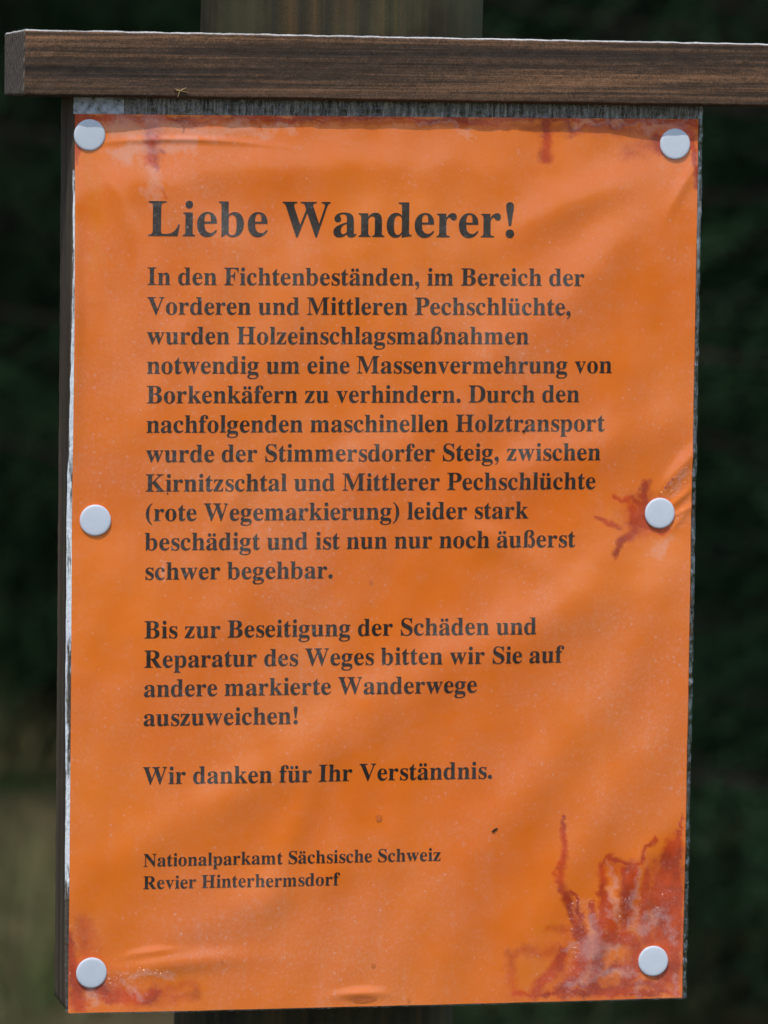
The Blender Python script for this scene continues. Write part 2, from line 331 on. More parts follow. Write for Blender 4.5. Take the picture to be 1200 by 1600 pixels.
MILK_SKY_HAZE = [  # milky delamination streaks; upper left strokes paint in the film's sky haze
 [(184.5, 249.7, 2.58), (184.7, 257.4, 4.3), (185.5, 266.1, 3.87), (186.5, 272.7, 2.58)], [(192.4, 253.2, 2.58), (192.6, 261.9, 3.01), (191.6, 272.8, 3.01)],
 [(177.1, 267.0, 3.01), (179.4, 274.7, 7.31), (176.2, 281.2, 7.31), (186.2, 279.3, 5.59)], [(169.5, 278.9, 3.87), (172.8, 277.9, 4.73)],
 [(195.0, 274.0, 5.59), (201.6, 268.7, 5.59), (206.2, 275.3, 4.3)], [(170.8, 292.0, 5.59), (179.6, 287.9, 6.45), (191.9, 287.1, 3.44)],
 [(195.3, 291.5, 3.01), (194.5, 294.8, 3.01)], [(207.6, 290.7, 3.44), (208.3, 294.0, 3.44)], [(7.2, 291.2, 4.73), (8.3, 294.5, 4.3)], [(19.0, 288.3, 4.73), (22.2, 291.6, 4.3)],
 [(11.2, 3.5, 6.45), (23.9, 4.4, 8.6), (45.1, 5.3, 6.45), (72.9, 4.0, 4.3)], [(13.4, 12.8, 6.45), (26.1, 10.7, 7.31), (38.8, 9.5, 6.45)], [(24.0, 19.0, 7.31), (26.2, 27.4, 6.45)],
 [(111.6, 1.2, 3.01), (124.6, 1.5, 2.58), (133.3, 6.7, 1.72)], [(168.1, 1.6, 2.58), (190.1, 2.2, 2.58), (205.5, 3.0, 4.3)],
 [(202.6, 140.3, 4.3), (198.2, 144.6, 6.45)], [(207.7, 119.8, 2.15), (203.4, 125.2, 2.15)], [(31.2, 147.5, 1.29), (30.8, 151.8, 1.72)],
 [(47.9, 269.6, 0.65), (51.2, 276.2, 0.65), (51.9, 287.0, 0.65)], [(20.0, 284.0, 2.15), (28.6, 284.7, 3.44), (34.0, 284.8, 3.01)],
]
_rs = np.random.RandomState(3); _lat = _rs.rand(257, 257)
def vnoise(x, y):
    xi = np.floor(x).astype(int); yi = np.floor(y).astype(int); fx = x-xi; fy = y-yi
    fx = fx*fx*(3-2*fx); fy = fy*fy*(3-2*fy); xi %= 256; yi %= 256
    return (_lat[yi, xi]*(1-fx)+_lat[yi, xi+1]*fx)*(1-fy)+(_lat[yi+1, xi]*(1-fx)+_lat[yi+1, xi+1]*fx)*fy-.5
def fbm(x, y, o=4):
    a = np.zeros_like(x); k = 1.0
    for i in range(o): a = a+vnoise(x*2**i+17*i, y*2**i+31*i)*k; k *= .55
    return a
def strokes(lst, U, V, hard, warp):
    """smooth coverage 0..1 of a set of thick, ragged polylines"""
    out = np.zeros_like(U)
    Uw = U+warp*fbm(U*.28+5, V*.28)+warp*.45*fbm(U*1.3, V*1.3+40); Vw = V+warp*fbm(U*.28+90, V*.28+11)*1.2+warp*.45*fbm(U*1.3+70, V*1.3)
    for pts in lst:
        us = [p[0] for p in pts]; vs_ = [p[1] for p in pts]; mx = max(p[2] for p in pts)+6
        sel = np.where((U > min(us)-mx) & (U < max(us)+mx) & (V > min(vs_)-mx) & (V < max(vs_)+mx))[0]
        if not len(sel): continue
        x, y = Uw[sel], Vw[sel]; best = np.zeros(len(sel))
        for (a, b) in zip(pts[:-1], pts[1:]):
            ax, ay, aw = a; bx, by, bw = b
            dx, dy = bx-ax, by-ay; L2 = dx*dx+dy*dy+1e-9
            t = np.clip(((x-ax)*dx+(y-ay)*dy)/L2, 0, 1)
            d = np.hypot(x-ax-t*dx, y-ay-t*dy); wd = (aw+t*(bw-aw))/2
            best = np.maximum(best, np.clip((wd*(.75+hard*.5)+.2-d)/(wd*hard+.45), 0, 1))
        out[sel] = np.maximum(out[sel], best)
    return out
def add_attr(me, U, V):
    for nm, lst, hard, warp in (('stain', STAINS, 1.9, 1.5), ('washed', WASHED, 1.3, 4), ('milk_sky_haze', MILK_SKY_HAZE, 1.25, 3.5), ('crinkle', CRISP, 1.2, 3)):
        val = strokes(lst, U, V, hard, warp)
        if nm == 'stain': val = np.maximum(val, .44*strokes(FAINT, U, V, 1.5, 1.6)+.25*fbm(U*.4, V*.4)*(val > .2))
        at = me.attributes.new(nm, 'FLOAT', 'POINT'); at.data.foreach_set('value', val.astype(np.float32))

notice = empty('notice', P(105, 297))
tag(notice, 'laminated orange paper notice headed Liebe Wanderer, pinned to the dark wooden board', 'notice')
# paper
NU, NV = 400, 566
uu = np.linspace(0, 210, NU); vv = np.linspace(0, 297, NV)
# crowd columns a little at the left edge where the sheet curls
U, V = np.meshgrid(uu, vv); H = height(U, V)
co_ = np.stack([(U-105)/1000, -H/1000, CZ+(148.5-V)/1000], -1).reshape(-1, 3)
idx = np.arange(NU*NV).reshape(NV, NU)
f = np.stack([idx[:-1, :-1], idx[1:, :-1], idx[1:, 1:], idx[:-1, 1:]], -1).reshape(-1, 4)
me = bpy.data.meshes.new('paper'); me.from_pydata(co_.tolist(), [], f.tolist()); me.update()
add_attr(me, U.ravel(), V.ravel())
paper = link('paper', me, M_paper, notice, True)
def ribbon(name, m, us, vs, hf, parent=notice, label=None):
    """a strip of film: us/vs grids in mm, hf gives mm towards the viewer"""
    Ug, Vg = us, vs
    Hh = hf(Ug, Vg); nr, nc = Ug.shape
    c = np.stack([(Ug-105)/1000, -Hh/1000, CZ+(148.5-Vg)/1000], -1).reshape(-1, 3)
    ix = np.arange(nr*nc).reshape(nr, nc)
    ff = np.stack([ix[:-1, :-1], ix[1:, :-1], ix[1:, 1:], ix[:-1, 1:]], -1).reshape(-1, 4)
    mm_ = bpy.data.meshes.new(name); mm_.from_pydata(c.tolist(), [], ff.tolist()); mm_.update()
    o = link(name, mm_, m, parent, True)
    if label: o['label'] = label
    return o
# ribbed band of film above the paper
n = 760
ug, vg = np.meshgrid(np.linspace(16, 211.4, n), np.linspace(-10, -.02, 14))
def rib(u, v):
    base = height(u, np.zeros_like(u)); k = np.exp(-((v+5)/4.6)**4)
    ph = np.array([noise.noise(Vector((x*.05, 3, 0))) for x in u[0]])[None, :]*6
    return base+.05+k*(.22*np.sin(u*2.5+ph)+.10*np.sin(u*5.1+2*ph))+.25*np.sin(v*2.0)*(.4+.6*np.sin(u*.9+ph))
ribbon('ribbed_film_band', M_rib, ug, vg, rib)
ug, vg = np.meshgrid(np.linspace(-.6, 16, 60), np.linspace(-10, -.02, 20))
ribbon('frosted_film_corner', M_tab, ug, vg, lambda u, v: height(u, v*0)+.10+.20*np.sin(u*1.9)*np.sin(v*1.6))
# clear rim on the right, rim with its glare painted white on the left, narrow rim along the bottom
vr = np.linspace(-10, 297.2, 600)
wv = np.array([.25*noise.noise(Vector((0, v*.02, 5)))+.12*noise.noise(Vector((0, v*.2, 8))) for v in vr])
ug = np.stack([210+(1.45+wv)*k for k in np.linspace(0.02, 1, 7)], 1); vg = np.repeat(vr[:, None], 7, 1)
rz = np.array([[noise.noise(Vector((k*.8, v*.16, 2)))+.35*noise.noise(Vector((k*.8, v*.7, 4)))+.40*math.sin(v*.9+6*noise.noise(Vector((0, v*.1, 7)))+k*.25)*max(0, noise.noise(Vector((0, v*.055, 20)))*2.4+.25) for k in range(7)] for v in vr])
ribbon('clear_film_rim', M_rimr, ug, vg, lambda u, v: height(u, v)+.05+rz*.9+.6*np.sin((u-210)*2.2))
ug = np.stack([(-.02-(.7+1.15*np.exp(-((vr-180)/95)**4)+wv*1.6)*k) for k in np.linspace(0, 1, 8)], 1); vg = np.repeat(vr[:, None], 8, 1)
rz2 = np.array([[noise.noise(Vector((k*.6, v*.5, 12))) for k in range(8)] for v in vr])
tr = (vr > 18) & (vr < 259)
ribbon('glare_film_rim', M_glare, ug[tr], vg[tr], lambda u, v: height(u, v)+.04-.28*u+rz2[tr]*.18)
tr = vr >= 259
ribbon('clear_film_rim', M_rim, ug[tr], vg[tr], lambda u, v: height(u, v)+.04+rz2[tr]*.3)
ub, vb = np.meshgrid(np.linspace(-.8, 211, 420), np.linspace(297.02, 297.5, 4))
ribbon('clear_film_rim', M_rim, ub, vb, lambda u, v: height(u, v)+.05)

# ------------------------------------------------------------------ lettering
GLYPHS = {
 'A': [[9,0,76,0,9,9,9,27,9,18,28,27,57,45,44,33,69,57,95,111,82,79,172,304,328,691,250,498,337,691,355,690,346,691,434,503,592,128,513,316,607,93,631,51,620,67,643,35,679,27,659,27,679,18,679,0,679,9,573,0,362,0,467,0,362,9,362,27,362,18,415,27,442,68,442,41,442,77,426,121,437,95,416,146,396,196,406,171,323,196,175,196,249,196,163,166,138,105,151,135,136,100,134,87,135,94,133,80,132,72,132,75,132,42,205,27,157,27,207,27,211,27,209,27,211,18,211,0,211,9,144,0],[190,238,221,316,254,238,380,238,317,238,348,316,284,473,316,395,253,395]],
 'B': [[24,0,133,0,24,9,24,26,24,17,58,27,93,48,81,35,105,61,111,122,111,86,111,263,111,547,111,405,111,575,103,612,108,597,97,626,76,642,88,636,63,648,23,650,45,650,23,659,23,675,23,667,124,675,327,675,225,675,501,675,588,520,588,623,588,438,425,367,534,387,555,342,621,195,621,285,621,133,550,51,597,85,503,17,353,0,438,0,243,0],[270,374,270,442,273,374,279,374,276,374,332,374,390,404,369,384,412,424,422,512,422,460,422,557,399,612,415,590,384,633,321,643,358,643,298,643,278,630,284,639,273,621,270,580,270,604,270,511],[329,36,306,36,372,36,420,73,402,48,437,97,446,190,446,136,446,245,411,308,434,285,387,331,293,343,348,343,285,343,270,343,278,343,270,261,270,97,270,179,270,74,282,49,274,58,291,40]],
 'D': [[30,0,133,0,30,9,30,26,30,17,61,27,93,44,82,33,104,54,110,111,110,77,110,259,110,555,110,407,110,594,90,632,103,620,77,644,22,650,54,650,22,659,22,675,22,667,124,675,329,675,226,675,448,675,601,588,539,646,663,529,694,338,694,446,694,113,339,0,576,0,236,0],[330,36,305,36,395,36,474,111,443,61,504,161,520,340,520,237,520,541,331,642,457,642,305,642,281,628,289,638,274,618,270,571,270,599,270,416,270,107,270,261,270,79,281,50,274,60,289,41]],
 'F': [[23,0,142,0,23,9,23,26,23,17,57,29,93,50,81,37,105,63,111,124,111,88,111,268,111,556,111,412,111,592,91,627,104,616,78,639,21,650,55,647,21,659,21,675,21,667,208,675,584,675,396,675,584,608,584,474,584,541,576,474,560,474,568,474,553,515,527,572,542,548,512,596,460,623,489,613,430,634,341,639,390,639,321,639,296,637,307,639,286,635,275,624,279,631,272,618,270,591,270,607,270,516,270,367,270,441,274,367,282,367,278,367,326,367,379,401,358,378,401,424,421,514,415,461,430,514,448,514,439,514,448,401,448,175,448,288,440,175,422,175,431,175,416,234,380,297,402,274,359,320,280,332,326,332,277,332,270,332,273,332,270,261,270,120,270,190,270,96,278,63,273,77,284,50,311,35,295,40,327,30,380,26,350,27,380,17,380,0,380,9,261,0]],
 'H': [[23,0,135,0,23,9,23,26,23,17,57,27,93,47,81,34,105,59,111,120,111,84,111,267,111,562,111,414,111,594,92,628,104,616,80,641,24,650,57,648,24,659,24,675,24,667,135,675,359,675,247,675,359,667,359,650,359,659,334,648,303,640,315,645,290,636,277,616,282,627,272,604,270,562,270,586,270,498,270,372,270,435,349,372,507,372,428,372,507,435,507,562,507,498,507,586,500,616,505,604,496,627,475,640,488,636,462,645,418,650,444,648,418,659,418,675,418,667,530,675,752,675,641,675,752,667,752,650,752,659,717,648,683,629,695,641,672,617,666,562,666,595,666,414,666,120,666,267,666,86,684,49,672,63,695,35,752,26,718,27,752,17,752,0,752,9,641,0,418,0,530,0,418,9,418,26,418,17,452,27,488,45,475,34,501,57,507,120,507,82,507,189,507,328,507,258,428,328,270,328,349,328,270,258,270,120,270,189,270,84,288,47,276,59,300,34,359,26,323,27,359,17,359,0,359,9,247,0]],
 'I': [[20,0,135,0,20,9,20,26,20,17,53,29,91,48,77,37,105,59,112,112,112,80,112,266,112,574,112,420,112,604,94,634,106,624,82,644,20,650,57,649,20,659,20,675,20,667,134,675,363,675,248,675,363,667,363,650,363,659,327,649,290,634,303,644,277,624,271,574,271,604,271,421,271,115,271,268,271,94,278,66,273,78,283,54,305,39,292,45,319,33,365,26,339,29,365,17,365,0,365,9,250,0]],
 'K': [[24,0,136,0,24,9,24,26,24,17,58,27,94,47,82,34,106,59,112,120,112,84,112,267,112,562,112,414,112,594,93,629,105,616,81,642,25,650,58,649,25,659,25,675,25,667,136,675,360,675,248,675,360,667,360,650,360,659,335,648,304,640,316,645,291,636,278,616,283,627,273,604,271,562,271,586,271,490,271,347,271,418,339,416,476,554,408,485,503,581,517,621,517,603,517,640,431,650,488,650,431,659,431,675,431,667,528,675,720,675,624,675,720,667,720,650,720,659,716,650,707,650,711,650,650,650,511,535,585,612,474,497,401,422,438,460,497,304,687,69,592,187,699,54,722,37,711,43,733,30,770,26,749,27,770,17,770,0,770,9,652,0,416,0,534,0,416,9,416,26,416,17,431,26,454,27,443,26,464,28,477,31,472,29,489,36,495,51,495,42,495,61,469,98,486,76,411,171,296,317,354,244,288,309,271,294,279,301,271,236,271,120,271,178,271,84,289,47,277,59,301,34,360,26,324,27,360,17,360,0,360,9,248,0]],
 'L': [[23,0,214,0,23,9,23,26,23,17,57,27,93,47,81,34,105,59,111,120,111,84,111,267,111,562,111,414,111,595,92,630,104,618,80,642,24,650,57,649,24,659,24,675,24,667,139,675,371,675,255,675,371,667,371,650,371,659,344,650,309,643,323,648,294,639,278,618,284,630,273,605,270,562,270,586,270,415,270,123,270,269,270,99,275,70,272,82,278,58,296,46,285,50,307,43,347,41,324,41,394,41,467,59,434,47,499,71,548,118,526,90,571,146,607,229,590,183,616,229,633,229,624,229,621,153,596,0,608,76,405,0]],
 'M': [[21,0,98,0,21,9,21,26,21,17,54,27,91,47,78,34,105,59,112,118,112,83,112,267,112,567,112,417,112,589,105,617,109,605,100,628,78,641,91,636,65,646,22,650,46,649,22,659,22,675,22,667,106,675,274,675,190,675,339,521,470,211,405,366,536,366,666,675,601,521,749,675,915,675,832,675,915,667,915,650,915,659,883,648,849,627,861,640,837,615,831,561,831,593,831,416,831,126,831,271,831,99,838,63,833,78,842,49,863,34,851,39,874,29,914,26,892,27,914,17,914,0,914,9,805,0,587,0,696,0,587,9,587,26,587,17,611,28,641,37,629,32,654,42,667,65,663,52,672,79,674,124,674,98,674,280,674,592,674,436,592,394,427,0,510,197,418,0,400,0,409,0,319,192,156,577,238,384,156,424,156,119,156,271,156,81,177,44,163,56,191,32,251,26,216,26,251,17,251,0,251,9,174,0]],
 'N': [[588,-16,597,-16,441,162,148,519,295,341,148,385,148,117,148,251,148,81,166,46,154,58,177,34,237,26,201,27,237,17,237,0,237,9,164,0,17,0,90,0,17,9,17,26,17,17,40,27,70,34,58,29,83,39,96,61,91,48,100,74,103,117,103,93,103,270,103,576,103,423,69,618,44,642,49,640,37,646,17,650,28,648,17,659,17,675,17,667,85,675,222,675,154,675,338,534,570,250,454,392,570,353,570,560,570,457,570,584,563,614,567,602,558,626,537,640,549,635,524,645,481,650,506,648,481,659,481,675,481,667,554,675,701,675,628,675,701,667,701,650,701,659,667,649,632,630,644,642,621,618,616,559,616,594,616,367,616,-16,616,176,606,-16]],
 'P': [[23,0,135,0,23,9,23,26,23,17,57,27,93,47,81,34,105,59,111,120,111,84,111,267,111,562,111,414,111,594,92,628,104,616,80,641,24,650,57,648,24,659,24,675,24,667,122,675,317,675,219,675,402,675,498,652,462,668,532,638,578,590,558,617,597,562,607,492,607,530,607,436,544,356,586,390,502,322,359,305,440,305,329,305,270,305,299,305,270,243,270,120,270,181,270,84,288,47,276,59,300,34,359,26,323,27,359,17,359,0,359,9,247,0],[270,341,270,424,280,341,299,341,289,341,348,341,403,374,383,352,423,397,433,488,433,435,433,540,408,603,425,578,391,627,321,639,362,639,301,639,280,628,287,636,273,621,270,591,270,609,270,507]],
 'R': [[23,0,135,0,23,9,23,26,23,17,57,27,93,47,81,34,105,59,111,120,111,84,111,267,111,562,111,414,111,594,92,628,104,616,80,641,24,650,57,648,24,659,24,675,24,667,123,675,322,675,222,675,421,675,545,631,496,661,594,602,619,496,619,557,619,414,467,332,568,359,525,246,640,75,583,160,652,58,671,38,662,46,680,30,709,26,693,26,710,26,712,26,711,26,712,17,712,0,712,9,642,0,502,0,572,0,434,105,299,315,367,210,289,315,270,315,280,315,270,250,270,120,270,185,270,84,288,47,276,59,300,34,359,26,323,27,359,17,359,0,359,9,247,0],[270,347,270,422,281,347,302,347,291,347,354,347,415,383,391,359,438,407,450,498,450,446,450,592,333,639,411,639,306,639,281,626,289,635,274,618,270,572,270,600,270,497]],
 'S': [[64,-16,73,-16,64,67,64,234,64,151,73,234,93,234,83,234,109,162,165,74,133,108,198,39,292,22,240,22,330,22,381,53,359,32,403,74,413,132,413,101,413,176,334,237,387,211,303,252,241,283,272,268,183,311,114,374,141,342,87,407,74,492,74,446,74,533,100,597,82,568,117,627,171,666,141,650,201,683,274,691,235,691,294,691,340,684,316,689,364,680,418,664,390,673,424,663,432,661,428,662,436,660,444,659,440,659,461,659,475,691,472,670,484,691,503,691,494,691,503,619,503,473,503,546,495,473,478,473,486,473,469,510,435,571,455,543,416,599,368,636,394,620,342,652,288,659,316,659,254,659,207,632,227,650,187,615,177,564,177,592,177,538,203,499,186,516,220,482,280,449,246,465,312,434,375,404,344,419,416,386,471,346,448,366,494,325,519,279,510,303,528,255,533,197,533,228,533,155,502,86,523,118,482,54,416,11,454,29,379,-6,285,-15,335,-15,268,-15,235,-11,252,-14,218,-9,186,1,202,-5,170,7,146,14,156,11,136,17,125,18,129,18,115,18,103,10,107,15,98,5,91,-16,94,-3,82,-16]],
 'V': [[352,-19,360,-19,269,176,103,565,186,370,92,589,70,623,81,608,59,638,16,650,41,647,16,659,16,675,16,667,127,675,350,675,238,675,350,667,350,650,350,659,319,650,283,641,297,647,270,635,263,608,263,623,263,598,276,561,267,582,324,445,420,212,372,328,464,328,553,560,509,444,559,578,563,607,563,593,563,623,543,640,556,634,530,646,480,650,509,650,480,659,480,675,480,667,551,675,692,675,622,675,692,667,692,650,692,659,672,650,642,634,655,645,630,623,604,568,617,601,528,372,377,-19,453,177,369,-19]],
 'W': [[295,-16,304,-16,226,184,90,583,158,383,82,606,64,633,73,623,55,644,19,650,40,650,19,659,19,675,19,667,116,675,310,675,213,675,310,667,310,650,310,659,289,650,264,640,273,646,255,634,250,609,250,624,250,595,261,553,254,576,298,444,373,227,335,336,411,326,488,523,450,424,481,546,466,592,473,569,459,615,438,637,450,630,427,644,381,650,408,648,381,659,381,675,381,667,485,675,693,675,589,675,693,667,693,650,693,659,647,650,624,611,624,637,624,603,633,573,627,590,671,464,745,246,708,355,778,347,844,548,811,447,852,572,856,603,856,590,856,620,840,638,850,632,829,645,788,650,812,649,788,659,788,675,788,667,848,675,967,675,907,675,967,667,967,650,967,659,948,647,923,624,933,638,913,611,894,563,904,590,831,370,703,-16,767,177,694,-16,676,-16,685,-16,621,142,510,458,565,300,448,300,324,-16,386,142,314,-16]],
 'a': [[377,-15,419,-15,328,-15,297,52,301,7,252,9,141,-13,200,-13,107,-13,60,17,80,-3,40,37,30,94,30,62,30,137,94,202,51,173,137,230,295,282,204,257,295,307,295,358,295,332,295,385,277,419,289,406,265,432,219,438,246,438,176,438,154,406,154,428,154,402,168,380,159,394,178,367,182,343,182,355,182,325,163,299,176,310,150,288,115,283,134,283,94,283,66,301,78,289,55,314,49,351,49,330,49,374,73,413,57,395,89,431,140,456,112,446,169,467,240,472,202,472,311,472,390,433,361,459,420,407,434,312,434,367,434,239,434,93,434,166,434,75,437,59,435,64,439,53,451,51,444,51,458,51,475,62,466,54,479,55,488,41,484,48,456,4],[224,50,192,50,233,50,258,61,245,53,271,68,295,94,284,79,295,146,295,251,295,199,215,232,175,124,175,190,175,75]],
 'b': [[64,-17,69,-17,64,181,64,576,64,378,64,607,54,635,61,627,48,644,12,651,34,649,12,659,12,675,12,667,76,675,205,675,141,675,205,588,205,413,205,501,238,453,328,472,279,472,363,472,421,443,394,462,448,424,484,364,469,397,499,330,507,246,507,291,507,196,479,112,498,151,460,72,400,19,433,42,366,-4,285,-15,328,-15,240,-15,155,42,197,4,130,22,79,-17,104,3,74,-17],[271,21,227,21,306,21,344,73,331,38,357,109,364,237,364,163,364,298,343,372,357,343,329,401,273,415,305,415,258,415,230,400,243,410,217,390,205,359,208,376,205,273,205,102,205,187,205,48]],
 'c': [[231,-15,309,-15,193,-15,128,16,159,-5,98,37,56,101,74,65,38,136,29,222,29,177,29,271,59,351,39,314,80,389,142,440,107,418,177,462,259,473,216,473,307,473,371,442,344,463,398,422,411,364,411,395,411,345,395,319,406,330,384,308,351,303,369,303,311,303,291,372,291,326,291,377,292,387,291,382,292,393,293,402,293,398,293,428,251,440,279,440,195,440,166,278,166,386,166,206,203,113,179,151,228,76,303,57,261,57,338,57,402,107,371,73,409,101,422,90,416,95,373,20]],
 'd': [[207,-15,262,-15,173,-15,115,15,142,-5,88,36,52,99,67,63,37,134,29,218,29,174,29,269,53,352,37,314,70,390,121,441,92,420,149,462,216,472,181,472,263,472,331,415,301,453,331,475,331,595,331,535,331,615,315,638,325,630,304,646,261,651,286,651,261,659,261,675,261,667,332,675,473,675,402,675,473,487,473,112,473,299,473,87,482,60,476,70,487,51,524,41,501,44,524,33,524,16,524,24,471,16,331,-15,406,6,331,9,331,58,331,34,303,9],[254,42,225,42,269,42,299,61,284,48,314,74,331,113,325,91,331,195,331,359,331,277,328,375,306,400,320,389,292,411,258,416,276,416,227,416,193,371,206,401,181,339,174,227,174,291,174,165,192,87,180,118,204,57]],
 'e': [[228,-15,309,-15,190,-15,125,15,155,-5,96,36,55,102,72,64,38,139,29,233,29,183,29,280,56,357,38,321,74,392,129,441,98,421,160,462,233,472,195,472,290,472,369,415,335,453,403,377,419,257,419,325,419,253,419,246,419,250,337,246,173,246,255,246,175,124,296,63,215,63,335,63,400,127,370,84,408,121,422,108,415,114,374,26],[172,285,172,291,214,285,299,285,257,285,299,296,299,319,299,307,299,361,286,411,295,391,278,430,239,440,262,440,195,440,172,302,172,394,172,296]],
 'f': [[22,0,113,0,22,8,22,24,22,16,39,25,59,32,51,28,66,37,74,52,71,43,76,59,78,109,78,78,78,209,78,410,78,310,60,410,24,410,42,410,24,427,24,460,24,444,42,460,78,460,60,460,78,481,78,524,78,503,78,576,125,646,94,617,157,675,258,689,202,689,300,689,356,661,332,680,379,642,390,593,390,619,390,571,374,544,385,555,362,533,333,527,349,527,315,527,290,541,300,532,279,551,274,580,274,564,274,593,286,623,278,608,287,625,290,632,289,628,292,636,293,641,293,639,293,652,267,657,284,657,246,657,228,637,233,651,222,624,219,579,219,605,219,539,219,460,219,500,247,460,302,460,274,460,302,444,302,410,302,427,274,410,219,410,247,410,219,306,219,97,219,201,219,67,234,38,224,47,244,29,296,24,265,24,296,16,296,0,296,8,205,0]],
 'g': [[216,-208,298,-208,152,-208,71,-180,103,-199,38,-161,21,-111,21,-138,21,-78,102,-38,48,-54,57,-17,35,45,35,11,35,69,63,110,44,91,81,128,151,163,111,146,72,193,33,315,33,243,33,346,59,397,41,373,76,420,130,452,100,439,160,465,233,472,195,472,272,472,346,451,310,465,387,451,470,451,429,451,470,433,470,397,470,415,446,397,397,397,422,397,421,369,432,302,432,337,432,273,409,224,425,247,394,202,347,171,373,184,320,159,255,152,290,152,248,152,233,153,240,153,225,154,210,154,217,154,193,154,167,140,178,150,155,130,149,106,149,119,149,84,209,73,169,73,226,73,260,73,243,73,312,73,384,60,354,68,414,51,449,19,436,38,462,0,468,-55,468,-24,468,-103,404,-167,447,-140,361,-195],[233,184,210,184,257,184,282,216,273,195,291,237,296,313,296,270,296,357,282,409,291,389,273,430,233,440,257,440,210,440,184,409,193,430,174,389,169,313,169,357,169,270,184,216,174,237,193,195],[238,-172,194,-172,340,-172,390,-98,390,-147,390,-80,370,-61,383,-68,356,-54,304,-51,334,-51,250,-51,143,-51,197,-51,120,-66,109,-108,109,-85,109,-125,140,-153,119,-140,161,-166]],
 'h': [[27,0,107,0,27,8,27,24,27,16,46,25,67,38,59,29,74,46,78,83,78,61,78,252,78,592,78,422,78,612,68,636,74,627,61,646,28,652,48,651,28,660,28,675,28,668,92,675,219,675,155,675,219,582,219,395,219,489,256,447,361,472,303,472,447,472,490,314,490,419,490,237,490,83,490,160,490,62,500,38,493,47,507,29,539,24,520,25,539,16,539,0,539,8,459,0,300,0,379,0,300,8,300,24,300,16,302,24,307,24,304,24,335,24,349,83,349,43,349,162,349,322,349,242,349,349,340,382,346,369,334,396,301,402,321,402,270,402,219,349,242,384,219,260,219,83,219,171,219,62,229,38,222,47,235,29,267,24,248,25,267,16,267,0,267,8,187,0]],
 'i': [[149,537,170,537,128,537,96,558,110,544,82,573,75,612,75,590,75,633,96,665,82,651,110,680,149,687,128,687,171,687,203,665,188,680,217,651,224,612,224,633,224,590,202,558,217,573,188,544],[27,0,107,0,27,8,27,24,27,16,47,25,67,38,60,30,74,46,78,83,78,61,78,180,78,374,78,277,78,398,69,422,75,414,64,430,30,435,50,435,30,444,31,460,31,452,94,460,220,460,157,460,220,334,220,83,220,208,220,62,229,39,223,47,235,30,267,24,248,25,267,16,267,0,267,8,187,0]],
 'k': [[26,0,106,0,26,8,26,24,26,16,46,25,67,38,60,30,74,47,78,83,78,61,78,252,78,590,78,421,78,613,70,637,75,629,64,645,30,651,51,650,30,659,31,675,31,667,94,675,219,675,156,675,219,534,219,250,219,392,258,289,337,368,297,328,353,384,362,412,362,399,362,428,310,435,344,435,308,435,305,435,306,435,305,444,305,460,305,452,374,460,512,460,443,460,512,452,512,435,512,444,473,433,407,385,439,417,381,360,330,310,356,335,391,223,513,51,452,137,526,33,558,24,540,24,558,16,558,0,558,8,476,0,313,0,394,0,313,8,313,24,313,16,316,24,322,24,319,24,344,24,355,47,355,32,355,54,344,73,351,63,309,121,241,218,275,170,234,212,219,199,226,206,219,160,219,83,219,122,219,62,229,39,222,47,235,30,267,24,248,25,267,16,267,0,267,8,187,0]],
 'l': [[27,0,107,0,27,8,27,24,27,16,47,25,67,38,60,30,74,46,78,83,78,61,78,252,78,590,78,421,78,612,70,636,75,627,64,646,30,651,51,651,30,659,30,675,30,667,93,675,220,675,157,675,220,478,220,83,220,280,220,62,229,39,223,47,235,30,267,24,248,25,267,16,267,0,267,8,187,0]],
 'm': [[27,0,106,0,27,8,27,24,27,16,46,25,67,38,59,29,74,46,78,83,78,61,78,180,78,375,78,278,78,396,68,421,74,411,61,430,28,436,48,436,28,444,28,460,28,452,91,460,217,460,154,460,217,438,217,392,217,415,255,446,352,472,300,472,419,472,475,387,460,444,514,444,620,472,562,472,705,472,747,314,747,419,747,237,747,83,747,160,747,62,756,38,750,47,763,29,795,24,776,25,795,16,795,0,795,8,716,0,560,0,638,0,560,8,560,24,560,16,578,25,598,39,591,30,604,48,608,83,608,63,608,162,608,322,608,242,608,349,599,382,605,369,593,396,560,402,580,402,531,402,481,352,504,385,481,262,481,83,481,172,481,63,491,39,484,48,497,30,528,24,509,25,528,16,528,0,528,8,451,0,296,0,373,0,296,8,296,24,296,16,314,25,334,39,327,30,340,48,344,83,344,63,344,162,344,322,344,242,344,348,335,382,341,368,329,396,296,402,316,402,265,402,217,349,238,384,217,260,217,83,217,171,217,63,226,39,220,48,232,30,263,24,244,25,263,16,263,0,263,8,184,0]],
 'n': [[27,0,107,0,27,8,27,24,27,16,46,25,67,38,59,29,74,46,78,83,78,61,78,180,78,375,78,278,78,396,68,421,74,411,61,430,28,436,48,436,28,444,28,460,28,452,92,460,219,460,155,460,219,439,219,396,219,418,256,447,361,472,303,472,447,472,490,314,490,419,490,237,490,83,490,160,490,62,500,38,493,47,507,29,539,24,520,25,539,16,539,0,539,8,459,0,300,0,379,0,300,8,300,24,300,16,302,24,307,24,304,24,335,24,349,83,349,43,349,162,349,322,349,242,349,349,340,382,346,369,334,396,301,402,321,402,270,402,219,349,242,384,219,260,219,83,219,171,219,62,229,38,222,47,235,29,267,24,248,25,267,16,267,0,267,8,187,0]],
